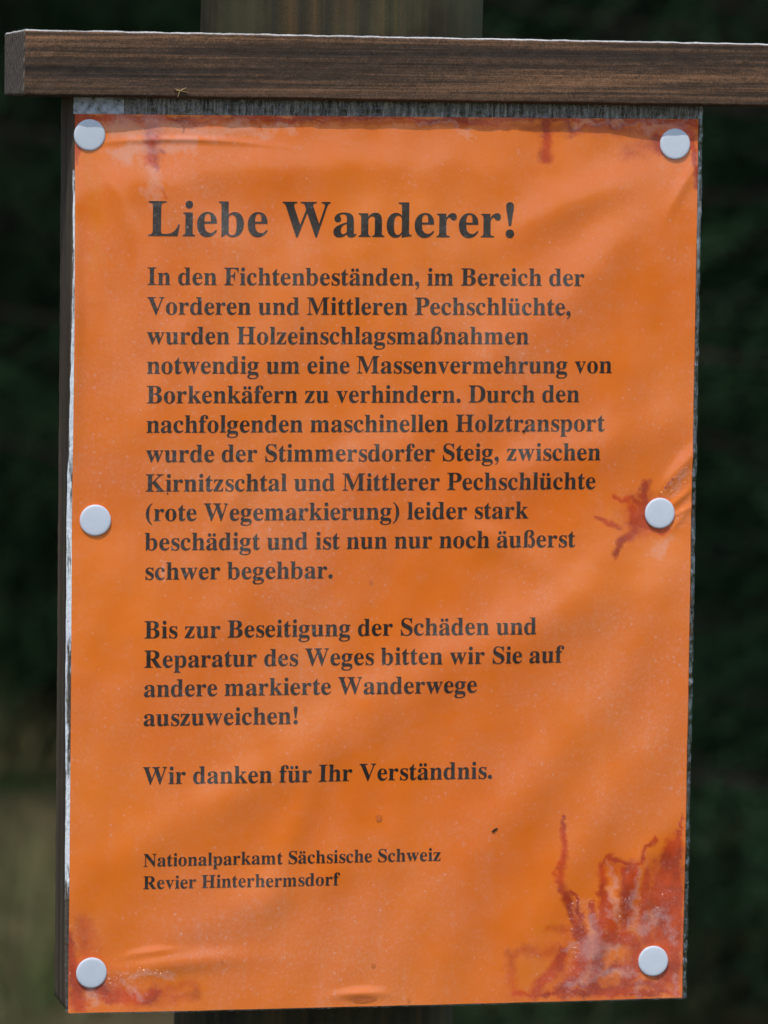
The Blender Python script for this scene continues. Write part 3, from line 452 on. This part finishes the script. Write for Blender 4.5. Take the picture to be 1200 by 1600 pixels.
 'o': [[250,-15,293,-15,206,-15,134,17,167,-4,100,38,56,104,74,67,37,141,28,228,28,182,28,275,56,354,37,317,74,391,134,441,100,420,167,462,249,472,206,472,292,472,364,441,330,462,397,421,442,356,423,392,461,319,470,228,470,277,470,180,442,102,461,138,423,65,364,16,397,37,331,-5],[250,17,222,17,278,17,310,58,298,31,316,71,322,121,320,92,325,149,326,228,326,185,326,316,308,401,320,374,296,429,250,443,277,443,221,443,190,401,201,429,179,373,173,229,173,315,173,186,177,121,175,150,180,92,190,58,184,71,202,31]],
 'p': [[26,-206,115,-206,26,-199,26,-183,26,-191,41,-183,60,-174,52,-179,67,-168,75,-149,73,-160,77,-139,78,-95,78,-121,78,57,78,361,78,209,78,391,69,420,75,411,63,429,29,437,49,435,29,445,29,460,29,453,90,460,212,460,151,460,212,437,212,389,212,413,242,445,342,473,285,473,377,473,434,442,408,463,461,422,497,358,482,394,511,323,519,237,519,282,519,189,496,107,511,145,481,69,432,17,459,39,404,-4,337,-15,373,-15,288,-15,219,48,249,6,219,3,219,-86,219,-41,219,-112,225,-146,221,-132,229,-160,248,-174,237,-170,258,-179,293,-182,274,-182,293,-190,293,-206,293,-198,204,-206],[290,42,258,42,320,42,355,88,342,57,368,120,374,229,374,167,374,290,358,368,369,336,347,397,295,412,326,412,264,412,219,349,239,391,219,266,219,102,219,184,234,62]],
 'r': [[27,0,116,0,27,8,27,24,27,16,47,25,67,38,60,30,74,46,78,83,78,61,78,180,78,374,78,277,78,399,69,423,75,415,63,430,30,435,50,435,30,444,31,460,31,452,93,460,216,460,154,460,216,431,216,374,216,402,233,405,277,447,254,430,301,464,346,472,324,472,374,472,408,451,394,465,422,436,429,394,429,418,429,375,412,348,424,360,401,336,368,330,386,330,350,330,329,342,337,334,321,350,307,371,314,360,300,380,280,385,291,385,266,385,240,358,253,376,227,340,221,285,221,315,221,217,221,83,221,150,221,60,236,37,226,45,245,30,293,24,264,25,293,16,293,0,293,8,204,0]],
 's': [[224,-15,271,-15,198,-15,128,9,165,-7,123,12,109,13,116,13,93,13,76,-13,82,4,68,-13,53,-13,60,-13,53,43,53,156,53,100,61,156,79,156,70,156,88,115,128,58,105,82,152,34,208,22,179,22,233,22,265,39,252,28,278,51,285,87,285,67,285,115,231,155,267,137,207,168,158,192,183,180,124,209,81,251,98,229,63,273,55,327,55,298,55,369,96,431,69,403,124,459,209,473,161,473,220,473,246,469,232,472,260,466,295,456,276,461,298,456,306,454,302,455,310,453,316,452,313,452,327,452,342,473,336,459,348,473,362,473,355,473,362,425,362,329,362,377,354,329,339,329,346,329,328,365,291,411,312,392,270,430,221,439,247,439,200,439,172,424,184,434,161,414,155,384,155,400,155,369,171,345,161,355,181,334,217,314,197,324,239,303,284,281,262,292,318,264,358,225,342,246,374,204,381,140,381,176,381,93,338,27,367,55,309,-1]],
 't': [[183,-14,250,-14,143,-14,98,15,115,-4,80,35,72,106,72,65,72,208,72,413,72,311,58,413,30,413,44,413,30,424,30,444,30,434,70,482,130,547,103,516,158,578,191,628,178,605,199,628,214,628,207,628,214,572,214,460,214,516,245,460,308,460,277,460,308,445,308,413,308,429,277,413,214,413,245,413,214,316,214,122,214,219,214,101,222,75,217,85,227,65,249,60,236,60,272,60,306,111,291,77,314,106,330,98,322,102,299,23]],
 'u': [[194,-15,223,-15,148,-15,97,25,116,-1,77,52,68,143,68,92,68,218,68,368,68,293,68,391,58,419,65,408,52,430,17,436,38,436,17,444,17,460,17,452,81,460,210,460,146,460,210,343,210,110,210,226,210,92,224,68,215,79,233,58,262,53,245,53,292,53,339,98,318,68,339,188,339,368,339,278,339,393,328,420,335,410,320,430,281,436,305,436,281,444,281,460,281,452,347,460,480,460,414,460,480,341,480,104,480,222,480,81,491,58,484,66,498,50,534,44,513,45,534,36,534,19,534,27,479,19,339,-15,414,8,339,10,339,60,339,35,322,37,276,5,301,18,251,-8]],
 'v': [[236,-15,245,-15,185,113,82,368,133,240,73,389,58,417,65,405,50,428,21,435,38,435,21,444,21,460,21,452,103,460,268,460,186,460,268,452,268,436,268,444,264,436,256,436,260,436,229,436,216,409,216,427,216,405,218,397,217,401,245,325,299,181,272,253,324,246,374,374,349,310,380,388,382,403,382,398,382,425,327,436,364,436,327,444,327,460,327,452,377,460,477,460,427,460,477,453,477,437,477,445,458,433,437,413,445,425,428,401,410,361,420,384,361,235,262,-15,311,110,253,-15]],
 'w': [[221,-15,230,-15,169,121,65,392,117,257,60,405,49,422,55,415,43,429,24,435,35,433,24,444,24,460,24,452,98,460,245,460,171,460,245,452,245,435,245,444,232,435,217,429,222,432,212,425,209,409,209,419,209,405,211,394,210,400,212,388,217,374,214,382,240,312,287,188,264,250,309,242,353,349,331,295,348,364,338,394,343,379,332,411,321,428,327,422,316,433,289,437,305,437,289,445,289,460,289,453,366,460,519,460,442,460,519,452,519,435,519,444,492,434,478,409,478,425,478,407,479,399,478,403,480,395,481,388,480,391,500,329,538,209,519,269,561,266,607,379,584,323,611,391,614,408,614,400,614,418,603,428,610,424,596,432,568,437,584,435,568,445,568,460,568,453,612,460,700,460,656,460,700,453,700,437,700,445,686,437,670,422,676,431,664,412,650,382,657,399,597,250,491,-15,544,118,483,-15,468,-15,476,-15,436,87,371,292,403,190,329,190,247,-15,288,87,238,-15]],
 'z': [[19,0,145,0,19,7,19,21,19,14,96,156,249,426,172,291,229,426,190,426,210,426,154,426,107,403,126,418,88,387,65,321,74,360,56,321,39,321,47,321,42,367,47,460,44,414,167,460,407,460,287,460,407,451,407,431,407,441,334,300,186,37,260,168,200,37,226,37,213,37,273,37,330,65,307,46,353,83,385,159,372,115,393,159,409,159,401,159,405,106,397,0,401,53,271,0]],
}

def ring(cx, cy, r, n=14, rx=None):
    return [(cx+(rx or r)*math.cos(2*PI*i/n), cy+r*math.sin(2*PI*i/n)) for i in range(n)]
PI = math.pi
def arc(cx, cy, rx, ry, a0, a1, n):
    return [(cx+rx*math.cos(R(a0+(a1-a0)*i/n)), cy+ry*math.sin(R(a0+(a1-a0)*i/n))) for i in range(n+1)]
POLY = {
 '.': [ring(125, 72, 86)],
 ',': [arc(122, 72, 86, 86, 200, -20, 12)+[(206, 20), (190, -50), (150, -110), (80, -168), (66, -148), (112, -102), (136, -58), (140, -22), (128, -13), (100, -12), (60, 10)]],
 '!': [ring(166, 72, 86), arc(166, 610, 78, 82, 0, 180, 10)+[(92, 545), (112, 440), (142, 225), (190, 225), (220, 440), (240, 545)]],
 '(': [[(306, 694), (230, 650), (140, 560), (72, 430), (46, 262), (72, 96), (140, -36), (230, -126), (306, -168), (306, -148), (252, -96), (206, -10), (182, 120), (176, 262), (182, 406), (206, 536), (252, 622), (306, 674)]],
 ')': [[(333-x, y) for x, y in [(306, 694), (230, 650), (140, 560), (72, 430), (46, 262), (72, 96), (140, -36), (230, -126), (306, -168), (306, -148), (252, -96), (206, -10), (182, 120), (176, 262), (182, 406), (206, 536), (252, 622), (306, 674)]]],
 '\u00df': [[(19, 0), (220, 0), (220, 470), (226, 560), (244, 622), (282, 654), (322, 650), (352, 618), (362, 566), (352, 510), (316, 466), (268, 440), (268, 416), (330, 392), (372, 346), (392, 276), (394, 190), (384, 112), (356, 56), (322, 34), (300, 40), (300, 62), (318, 88), (312, 116), (288, 132), (258, 122), (240, 94), (246, 40), (288, -4), (340, -14), (410, -6), (474, 44), (518, 122), (530, 210), (514, 300), (464, 376), (392, 424), (446, 458), (482, 512), (486, 568), (462, 630), (404, 676), (318, 692), (226, 684), (146, 640), (98, 566), (84, 474), (84, 60), (74, 34), (52, 22), (19, 18)]],
}
ADV = dict(A=722, B=667, D=722, F=611, H=778, I=389, K=778, L=667, M=944, N=722, P=611, R=722, S=556, V=722, W=1000, a=500, b=556, c=444, d=556, e=444, f=333, g=500, h=556, i=278, k=556, l=278, m=833, n=556, o=500, p=556, r=444, s=389, t=333, u=556, v=500, w=722, z=444)
ADV.update({'.': 250, ',': 250, '!': 333, '(': 333, ')': 333, ' ': 250, '\u00df': 556})
def text_line(s, u0, v0, size):
    """one printed line, laid on the paper; size in mm per em"""
    cu = bpy.data.curves.new('text_line', 'CURVE'); cu.dimensions = '2D'; cu.fill_mode = 'BOTH'; cu.resolution_u = 5
    x = 0; k = size/1000
    for ch in s:
        base = {'\u00e4': 'a', '\u00fc': 'u'}.get(ch, ch)
        polys = list(POLY.get(base, []))
        if ch == '\u00e4': polys += [ring(160, 594, 66), ring(340, 594, 66)]
        if ch == '\u00fc': polys += [ring(184, 594, 66), ring(372, 594, 66)]
        for fl in GLYPHS.get(base, []):
            n = len(fl)//6; sp = cu.splines.new('BEZIER'); sp.bezier_points.add(n-1); sp.use_cyclic_u = True
            for i, b in enumerate(sp.bezier_points):
                q = fl[i*6:i*6+6]; b.handle_left_type = b.handle_right_type = 'FREE'
                b.co = ((q[0]+x)*k, q[1]*k, 0); b.handle_left = ((q[2]+x)*k, q[3]*k, 0); b.handle_right = ((q[4]+x)*k, q[5]*k, 0)
        for pl in polys:
            sp = cu.splines.new('POLY'); sp.points.add(len(pl)-1); sp.use_cyclic_u = True
            for i, b in enumerate(sp.points): b.co = ((pl[i][0]+x)*k, pl[i][1]*k, 0, 1)
        x += ADV[base]
    tmp = bpy.data.objects.new('tmp', cu)
    me = bpy.data.meshes.new_from_object(tmp); bpy.data.objects.remove(tmp); bpy.data.curves.remove(cu)
    n = len(me.vertices); a = np.zeros(n*3, np.float32); me.vertices.foreach_get('co', a); a = a.reshape(-1, 3)
    uu_ = u0+a[:, 0]; vv_ = v0-a[:, 1]
    hh = height(uu_, vv_)+.13
    c = np.stack([(uu_-105)/1000, -hh/1000, CZ+(148.5-vv_)/1000], -1).astype(np.float32)
    me.vertices.foreach_set('co', c.ravel()); me.update()
    bm = bmesh.new(); bm.from_mesh(me); bmesh.ops.recalc_face_normals(bm, faces=bm.faces)
    for fc in bm.faces:
        if fc.normal.y > 0: fc.normal_flip()
    bm.to_mesh(me); bm.free(); me.name = 'text_line'
    # shade the ink with the sheet's own normals so it follows the folds
    e = .4
    gu = (height(uu_+e, vv_)-height(uu_-e, vv_))/(2*e); gv = (height(uu_, vv_+e)-height(uu_, vv_-e))/(2*e)
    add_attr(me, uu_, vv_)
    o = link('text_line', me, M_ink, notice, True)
    nr = np.stack([gu*-1, -np.ones_like(gu), gv], -1)   # sheet normal in world axes
    nr = np.stack([-gu, -np.ones_like(gu), gv], -1); nr /= np.linalg.norm(nr, axis=1)[:, None]
    me.normals_split_custom_set_from_vertices(nr.tolist())
    return o
text_line('Liebe Wanderer!', 23.85, 39.6, 16.93)
BODY = ['In den Fichtenbest\u00e4nden, im Bereich der', 'Vorderen und Mittleren Pechschl\u00fcchte,', 'wurden Holzeinschlagsma\u00dfnahmen',
 'notwendig um eine Massenvermehrung von', 'Borkenk\u00e4fern zu verhindern. Durch den', 'nachfolgenden maschinellen Holztransport',
 'wurde der Stimmersdorfer Steig, zwischen', 'Kirnitzschtal und Mittlerer Pechschl\u00fcchte', '(rote Wegemarkierung) leider stark',
 'besch\u00e4digt und ist nun nur noch \u00e4u\u00dferst', 'schwer begehbar.', '', 'Bis zur Beseitigung der Sch\u00e4den und', 'Reparatur des Weges bitten wir Sie auf',
 'andere markierte Wanderwege', 'auszuweichen!', '', 'Wir danken f\u00fcr Ihr Verst\u00e4ndnis.']
for i, s in enumerate(BODY):
    if s: text_line(s, 23.95, 55.6+i*9.715, 8.467)
text_line('Nationalparkamt S\u00e4chsische Schweiz', 24.4, 248.2, 6.35)
text_line('Revier Hinterhermsdorf', 24.4, 255.75, 6.35)

# ------------------------------------------------------------------ thumbtacks
prof = [(0, 1.0), (2.2, .995), (4.3, .97), (4.8, .92), (5.03, .78), (5.15, .6), (5.18, .4), (5.1, .18), (4.8, .03), (3.0, 0), (.7, 0), (.6, -3), (0, -6)]
def lathe(profile, n=56):
    vs, fs = [], []
    for r, z in profile:
        for i in range(n):
            a = 2*PI*i/n; vs.append((r*math.cos(a)/1000, -z/1000, r*math.sin(a)/1000))
    for j in range(len(profile)-1):
        for i in range(n):
            k = (i+1) % n; fs.append((j*n+i, j*n+k, (j+1)*n+k, (j+1)*n+i))
    m = bpy.data.meshes.new('thumbtack'); m.from_pydata(vs, [], fs)
    bm = bmesh.new(); bm.from_mesh(m); bmesh.ops.remove_doubles(bm, verts=bm.verts, dist=1e-7); bmesh.ops.recalc_face_normals(bm, faces=bm.faces); bm.to_mesh(m); bm.free()
    return m
tm = lathe(prof)
TL = ['white round thumbtack in the top left corner of the orange notice', 'white round thumbtack in the top right corner of the orange notice',
      'white round thumbtack halfway down the left edge of the orange notice', 'white round thumbtack halfway down the right edge with red stains round it',
      'white round thumbtack in the bottom left corner of the orange notice', 'white round thumbtack in the bottom right corner amid dark red stains']
for i, (u, v) in enumerate(TACKS):
    o = link('thumbtack', tm, M_tack if i == 0 else None, None, i == 0)
    hh = float(height(np.array([u]), np.array([v]))[0])
    o.location = P(u, v, hh+.12); o.rotation_euler = (R([3, -2, 1.5, 2, -2.5, 1][i]), R(37*i), R([2, -3, -1, 2.5, 1, -2][i]))
    tag(o, TL[i], 'thumbtack', 'white thumbtacks holding the notice')

# ------------------------------------------------------------------ sign stand: post, board, batten
stand = empty('sign_stand', Vector((0, .077, 0)))
tag(stand, 'dark stained wooden sign stand with round post, back board and batten across the top', 'sign stand')
def hexa(name, corners, nx, ny, nz, mats, rough, parent, seed=0):
    """box from 8 corner points (x,y,z bits), subdivided, its faces roughened and edges worn; mats(face normal) -> slot"""
    bm = bmesh.new(); c = corners; cache = {}
    def pt(i, j, k):
        key = (i, j, k)
        if key not in cache:
            a, b, d = i/nx, j/ny, k/nz; q = Vector((0, 0, 0))
            for ii in (0, 1):
                for jj in (0, 1):
                    for kk in (0, 1):
                        q += c[(ii, jj, kk)]*((a if ii else 1-a)*(b if jj else 1-b)*(d if kk else 1-d))
            on = (i in (0, nx))+(j in (0, ny))+(k in (0, nz))
            nrm = Vector(((-1 if i == 0 else 1 if i == nx else 0), (-1 if j == 0 else 1 if j == ny else 0), (-1 if k == 0 else 1 if k == nz else 0)))
            r = noise.noise(q*900+Vector((seed, 0, 0)))*.5+noise.noise(q*260+Vector((seed, 3, 0)))
            q = q+nrm.normalized()*(r*rough-(.0006 if on >= 2 else 0))
            cache[key] = bm.verts.new(q)
        return cache[key]
    def quad(a, b, cc, d, s):
        fc = bm.faces.new((pt(*a), pt(*b), pt(*cc), pt(*d))); fc.material_index = s; fc.smooth = True
    for i in range(nx):
        for k in range(nz):
            quad((i, 0, k), (i+1, 0, k), (i+1, 0, k+1), (i, 0, k+1), 0); quad((i, ny, k), (i, ny, k+1), (i+1, ny, k+1), (i+1, ny, k), 0)
    for i in range(nx):
        for j in range(ny):
            quad((i, j, 0), (i, j+1, 0), (i+1, j+1, 0), (i+1, j, 0), 0); quad((i, j, nz), (i+1, j, nz), (i+1, j+1, nz), (i, j+1, nz), 1)
    for j in range(ny):
        for k in range(nz):
            quad((0, j, k), (0, j, k+1), (0, j+1, k+1), (0, j+1, k), 2); quad((nx, j, k), (nx, j+1, k), (nx, j+1, k+1), (nx, j, k+1), 2)
    m = bpy.data.meshes.new(name); bm.to_mesh(m); bm.free()
    o = link(name, m, None, parent)
    for x in mats: m.materials.append(x)
    return o
def box8(u0, u1, v0, v1, d0, d1):
    return {(i, j, k): P((u0, u1)[i], (v1, v0)[k], (d1, d0)[j]) for i in (0, 1) for j in (0, 1) for k in (0, 1)}
# back board (front face 0.3 mm behind the sheet's plane)
hexa('back_board', box8(-1.0, 210.6, -24, 296.3, -27, -.3), 60, 8, 200, (M_board, M_board, M_board), .00018, stand, 3)
# batten, lying across the top, a little askew
b8 = {(0, 0, 1): P(-17.8, -27.3, 7), (0, 0, 0): P(-18.1, -5.8, 7), (0, 1, 1): P(-19.8, -25.8, -26.5), (0, 1, 0): P(-19.8, -5.1, -26.5),
      (1, 0, 1): P(262, -25.2, 7), (1, 0, 0): P(262, -4.3, 7), (1, 1, 1): P(262, -24.2, -26.5), (1, 1, 0): P(262, -3.6, -26.5)}
hexa('batten', b8, 520, 40, 40, (M_batten, M_top, M_end), .00022, stand, 9)
# post: slightly uneven round pole
vs, fs = [], []
nz, na = 120, 72
for j in range(nz+1):
    z = -.3+j*(2.35/nz); zz = z
    cx = (-1.7+(z-CZ)/.3485*5.5*1.0)/1000-.0025
    for i in range(na):
        a = 2*PI*i/na
        r = .0485*(1+.012*noise.noise(Vector((math.cos(a)*1.5, math.sin(a)*1.5, z*2)))+.006*noise.noise(Vector((math.cos(a)*14, math.sin(a)*14, z*5))))
        vs.append((cx+r*math.cos(a), .0775+r*math.sin(a), z))
for j in range(nz):
    for i in range(na):
        k = (i+1) % na; fs.append((j*na+i, j*na+k, (j+1)*na+k, (j+1)*na+i))
fs.append(tuple(nz*na+i for i in range(na)))
link('post', mesh('post', vs, fs), M_post, stand, True)

# ------------------------------------------------------------------ small bits
def blob(name, u, v, d, rx, rz, ry, m, ang=0, seed=0, parent=None, rough=.3, on_sheet=True, n=2):
    bm = bmesh.new(); bmesh.ops.create_icosphere(bm, subdivisions=n, radius=1)
    c, s = math.cos(R(ang)), math.sin(R(ang))
    for x in bm.verts:
        k = 1+rough*noise.noise(x.co*1.7+Vector((seed, 0, 0)))
        X, Y, Z = x.co.x*rx*k, x.co.y*ry*k, x.co.z*rz*k
        x.co = Vector(((X*c-Z*s)/1000, Y/1000, (X*s+Z*c)/1000))
    me = bpy.data.meshes.new(name); bm.to_mesh(me); bm.free()
    o = link(name, me, m, parent, True)
    h0 = float(height(np.array([u]), np.array([v]))[0]) if on_sheet else 0
    o.location = P(u, v, h0+d)
    return o
(du, dv), = [(143.4, 238.1)]
tag(blob('bark_crumb', du, dv, .25, 1.2, .38, .35, M_dirt, 35, 1), 'tiny dark bark crumb stuck low on the notice, left of the long red run', 'crumb')
(du, dv), = [(151.4, 104.1)]
tag(blob('dirt_speck', du, dv, .25, .5, .45, .3, M_dirt, 0, 2), 'tiny dark speck under the word Holztransport on the notice', 'speck', 'dirt specks on the notice')
(du, dv), = [(31.4, 124.2)]
tag(blob('dirt_speck', du, dv, .2, .24, .24, .2, M_dirt, 0, 3), 'tiny dark speck below the K of Kirnitzschtal on the notice', 'speck', 'dirt specks on the notice')
DR = [(103.9, 233.5), (100.2, 154.3), (99.4, 294.6), (115.2, 295.5), (96.7, 103.7), (102.8, 283.4), (49.0, 275.0), (51.2, 280.5)]
DLab = ['clear water drop on the notice below the thanks line', 'tiny glinting drop just under the line schwer begehbar', 'flat clear drop at the bottom edge of the notice, left one', 'small clear drop at the bottom edge of the notice, right one',
        'tiny glinting drop on the word maschinellen', 'small drop near the bottom edge midway across', 'tiny drop low on the notice, upper of two in a trickle', 'tiny drop low on the notice, lower of two in a trickle']
DS = [(1.1, 1.2, .5), (.5, .5, .35), (4.5, .8, .5), (.5, .7, .4), (.4, .5, .3), (.7, .7, .3), (.3, .4, .3), (.3, .5, .3)]
for (du, dv), lb, (a, b, c) in zip(DR, DLab, DS):
    tag(blob('water_drop', du, dv, .05, a, b, c, M_water, 0, du, rough=.15, n=3), lb, 'water drop', 'water drops on the notice')
# pale splinter caught on the batten
sp = [(31.8, -8.2, 36.2, -7.4, .35), (33.4, -8.0, 32.6, -5.9, .3), (33.8, -8.1, 35.4, -9.0, .25), (32.0, -8.3, 31.2, -8.9, .2)]
vs, fs = [], []
for (a, b, c, d, wd) in sp:
    p, q = Vector((a, b)), Vector((c, d)); nn = Vector((-(q-p).y, (q-p).x)).normalized()*wd
    k = len(vs)
    for (t, h) in ((p-nn, .15), (p+nn, .5), (q+nn*.3, .9), (q-nn*.3, .6)): vs.append(P(t.x-33, t.y+8, h)-P(0, 0, 0))
    for (t, h) in ((p, 1.0), (q, 1.2)): vs.append(P(t.x-33, t.y+8, h)-P(0, 0, 0))
    fs += [(k, k+1, k+2, k+3), (k, k+4, k+5, k+3), (k+1, k+2, k+5, k+4), (k, k+1, k+4), (k+3, k+2, k+5)]
o = link('wood_splinter', mesh('wood_splinter', vs, fs), M_splinter); o.location = P(33, -8, 6.85)
tag(o, 'pale frayed wood splinter caught low on the batten near its left end', 'splinter')

# ------------------------------------------------------------------ ground, grass, spruces behind
def ground_z(x, y):
    return .10*noise.noise(Vector((x*.25, y*.25, 0)))+.03*noise.noise(Vector((x*1.6, y*1.6, 4)))
G = 150; vs = []; fs = []
def gx(i): t = (i/G-.5)*2; return 150*t*abs(t)**1.6
for j in range(G+1):
    for i in range(G+1):
        x, y = gx(i), gx(j); vs.append((x, y, ground_z(x, y)-(.06 if abs(x) < .2 and abs(y-.077) < .2 else 0)))
for j in range(G):
    for i in range(G): k = j*(G+1)+i; fs.append((k, k+1, k+G+2, k+G+1))
tag(link('ground', mesh('ground', vs, fs), M_floor, None, True), kind='structure')
vs, fs = [], []
rg = random.Random(4)
for _ in range(20000):
    x = rg.uniform(-1.5, 3.5); y = rg.uniform(6.5, 13); z = ground_z(x, y)-.02
    if noise.noise(Vector((x*.9, y*.6, 9))) < -.1: continue
    h = rg.uniform(.08, .24); a = rg.uniform(0, 2*PI); l = rg.uniform(.02, .16); b = rg.uniform(0, 2*PI); wd = rg.uniform(.003, .006)
    dx, dy = math.cos(a)*wd, math.sin(a)*wd; lx, ly = math.cos(b)*l, math.sin(b)*l; k = len(vs)
    vs += [(x-dx, y-dy, z), (x+dx, y+dy, z), (x+lx*.4+dx*.7, y+ly*.4+dy*.7, z+h*.6), (x+lx*.4-dx*.7, y+ly*.4-dy*.7, z+h*.6), (x+lx, y+ly, z+h)]
    fs += [(k, k+1, k+2, k+3), (k+3, k+2, k+4)]
tag(link('grass', mesh('grass', vs, fs), M_grass), 'patchy dry and green grass on the forest floor behind the sign', kind='stuff')

def spruce_meshes(seed, H=15.0, RB=2.5, nb=190, z0=.9):
    rg = random.Random(seed); nv, nf = [], []; tv, tf = [], []
    n = 12
    for j in range(13):
        z = H*j/12; r = .15*(1-j/12.5)+.004
        for i in range(n): a = 2*PI*i/n; tv.append((r*math.cos(a)*(1+.05*math.sin(3*a+j)), r*math.sin(a), z-.3 if j == 0 else z))
    for j in range(12):
        for i in range(n): k = (i+1) % n; tf.append((j*n+i, j*n+k, (j+1)*n+k, (j+1)*n+i))
    def limb(p, q, r):
        d = (q-p).normalized(); s = d.cross(Vector((0, 0, 1))).normalized()*r; u = Vector((0, 0, r)); k = len(tv)
        for c, f_ in ((p, 1), (q, .4)): tv.extend([tuple(c+s*f_), tuple(c-s*.5*f_+u*f_), tuple(c-s*.5*f_-u*f_)])
        for i in range(3): tf.append((k+i, k+(i+1) % 3, k+3+(i+1) % 3, k+3+i))
    def spray(p, q, wd):
        """a twig: needles either side and above"""
        d = q-p; L = d.length; d.normalize(); s = d.cross(Vector((0, 0, 1)));
        if s.length < .1: s = Vector((1, 0, 0))
        s.normalize(); m = max(5, int(L/.016))
        for i in range(m):
            c = p+d*(L*(i+rg.random())/m); sd = rg.choice((-1, 1)); tp = c+s*sd*wd*rg.uniform(.7, 1.1)+d*wd*.9+Vector((0, 0, wd*rg.uniform(-.35, .5)))
            b = d*.0045; k = len(nv)
            nv.extend([tuple(c-b), tuple(c+b), tuple(tp)]); nf.append((k, k+1, k+2))
    for b in range(nb):
        t = (b+.5)/nb; z = z0+(H-z0-.3)*t**1.15; R_ = RB*(1-(z-z0)/(H-z0))**.85+.12; a = b*2.39996+rg.uniform(-.3, .3)
        R_ *= rg.uniform(.75, 1.1); dirv = Vector((math.cos(a), math.sin(a), 0)); droop = rg.uniform(.18, .38)
        pts = [Vector((0, 0, z))]
        for i in range(1, 7):
            s = i/6; pts.append(Vector((0, 0, z))+dirv*R_*s+Vector((0, 0, -droop*R_*math.sin(s*2.3)*.6+.06*R_*s*s)))
        for p, q in zip(pts[:-1], pts[1:]): limb(p, q, .0055)
        nt_ = int(R_/.075)
        for i in range(nt_):
            s = .18+.82*(i+rg.random())/nt_; f_ = s*6; k = min(5, int(f_)); p = pts[k].lerp(pts[k+1], f_-k)
            for sd in (-1, 1):
                sv = dirv.cross(Vector((0, 0, 1)))*sd; L = (.10+.32*R_*(1-s)*.6+.12)*rg.uniform(.6, 1.1)
                q = p+(sv*.8+dirv*.6)*L+Vector((0, 0, -L*rg.uniform(.15, .7))); spray(p, q, .022)
                if L > .28:
                    for e in (.4, .7):
                        p2 = p.lerp(q, e); spray(p2, p2+(dirv*.9+sv*.2)*L*.4+Vector((0, 0, -L*.2)), .02)
        spray(pts[4], pts[6], .025)
    a = bpy.data.meshes.new('crown'); a.from_pydata(nv, [], nf); b = bpy.data.meshes.new('trunk'); b.from_pydata(tv, [], tf)
    return a, b
kinds = [spruce_meshes(11), spruce_meshes(23, 16.0, 2.2, 200, .5), spruce_meshes(37, 3.4, 1.5, 260, .42), spruce_meshes(51, 9.0, 2.0, 84, .75)]
# x, y, scale, turn
TREES = [(2.55, 5.2, .95, .3), (-1.9, 6.3, .85, 1.2), (2.9, 8.4, 1.0, 2.2), (-1.3, 9.6, .95, 4.0), (1.3, 12.6, 1.0, .8), (3.6, 11.4, 1.1, 3.1), (-.9, 12.9, 1.1, 5.0),
         (.2, 15.2, 1.15, 1.9), (2.4, 15.0, 1.1, .1), (-3.4, 10.4, 1.1, 2.8), (4.9, 13.4, 1.2, 4.4), (-3.2, 14.2, 1.2, 5.5), (1.6, 17.6, 1.2, 2.5), (4.0, 17.4, 1.2, .9), (5.4, 8.4, 1.1, 3.6), (5.3, 4.6, 1.0, 3.3), (-4.4, 5.6, 1.0, 3.9),
         (2.55, 6.5, 1.0, 1.0), (1.35, 10.75, 1.1, 2.0), (-.5, 10.8, 1.1, 4.0), (3.3, 9.4, 1.15, 5.2), (2.9, 12.4, 1.2, .4), (2.2, 9.6, .8, 3.4)]
ROWS = [(0, 7, 'nearest'), (7, 10.9, 'second'), (10.9, 14, 'third'), (14, 30, 'farthest')]
ORD = ['first', 'second', 'third', 'fourth', 'fifth', 'sixth', 'seventh', 'eighth', 'ninth', 'tenth']
def tree_label(i):
    x, y = TREES[i][:2]
    for lo, hi, nm in ROWS:
        if lo <= y < hi:
            k = sorted(t[0] for t in TREES if lo <= t[1] < hi).index(x)
            return '%s spruce in the %s row behind the sign, %s from the left' % ('low bushy young' if i >= 17 else 'tall dark', nm, ORD[k])
for i, (x, y, s, a) in enumerate(TREES):
    r = empty('spruce_tree', Vector((x, y, ground_z(x, y)))); k = kinds[3 if i == 0 else i % 2 if i < 17 else 2]
    for nm, me_, mt in (('crown', k[0], M_needle), ('trunk', k[1], M_bark)):
        if not me_.materials: me_.materials.append(mt)
        o = bpy.data.objects.new(nm, me_); C.objects.link(o); o.parent = r
    r.scale = (s, s, s); r.rotation_euler = (0, 0, a)
    tag(r, tree_label(i), 'spruce', 'spruces standing behind the sign')
# far wood closing the view
vs, fs = [], []
rg = random.Random(8)
for _ in range(26000):
    a = rg.uniform(-1.15, 1.15); d = rg.uniform(17, 22); x = .3+math.sin(a)*d; y = math.cos(a)*d; z = rg.uniform(0, 13)*rg.uniform(.6, 1)
    w_ = rg.uniform(.15, .35); t = rg.uniform(0, 2*PI); p = Vector((x, y, z)); e1 = Vector((math.cos(t), math.sin(t), rg.uniform(-.6, .1)))*w_; e2 = Vector((-math.sin(t), math.cos(t), rg.uniform(-.6, .3)))*w_*.7; k = len(vs)
    vs += [tuple(p-e1), tuple(p+e2), tuple(p+e1), tuple(p-e2)]; fs.append((k, k+1, k+2, k+3))
tag(link('distant_wood', mesh('distant_wood', vs, fs), M_needle), 'dark far spruce wood closing the view behind the trees', kind='stuff')
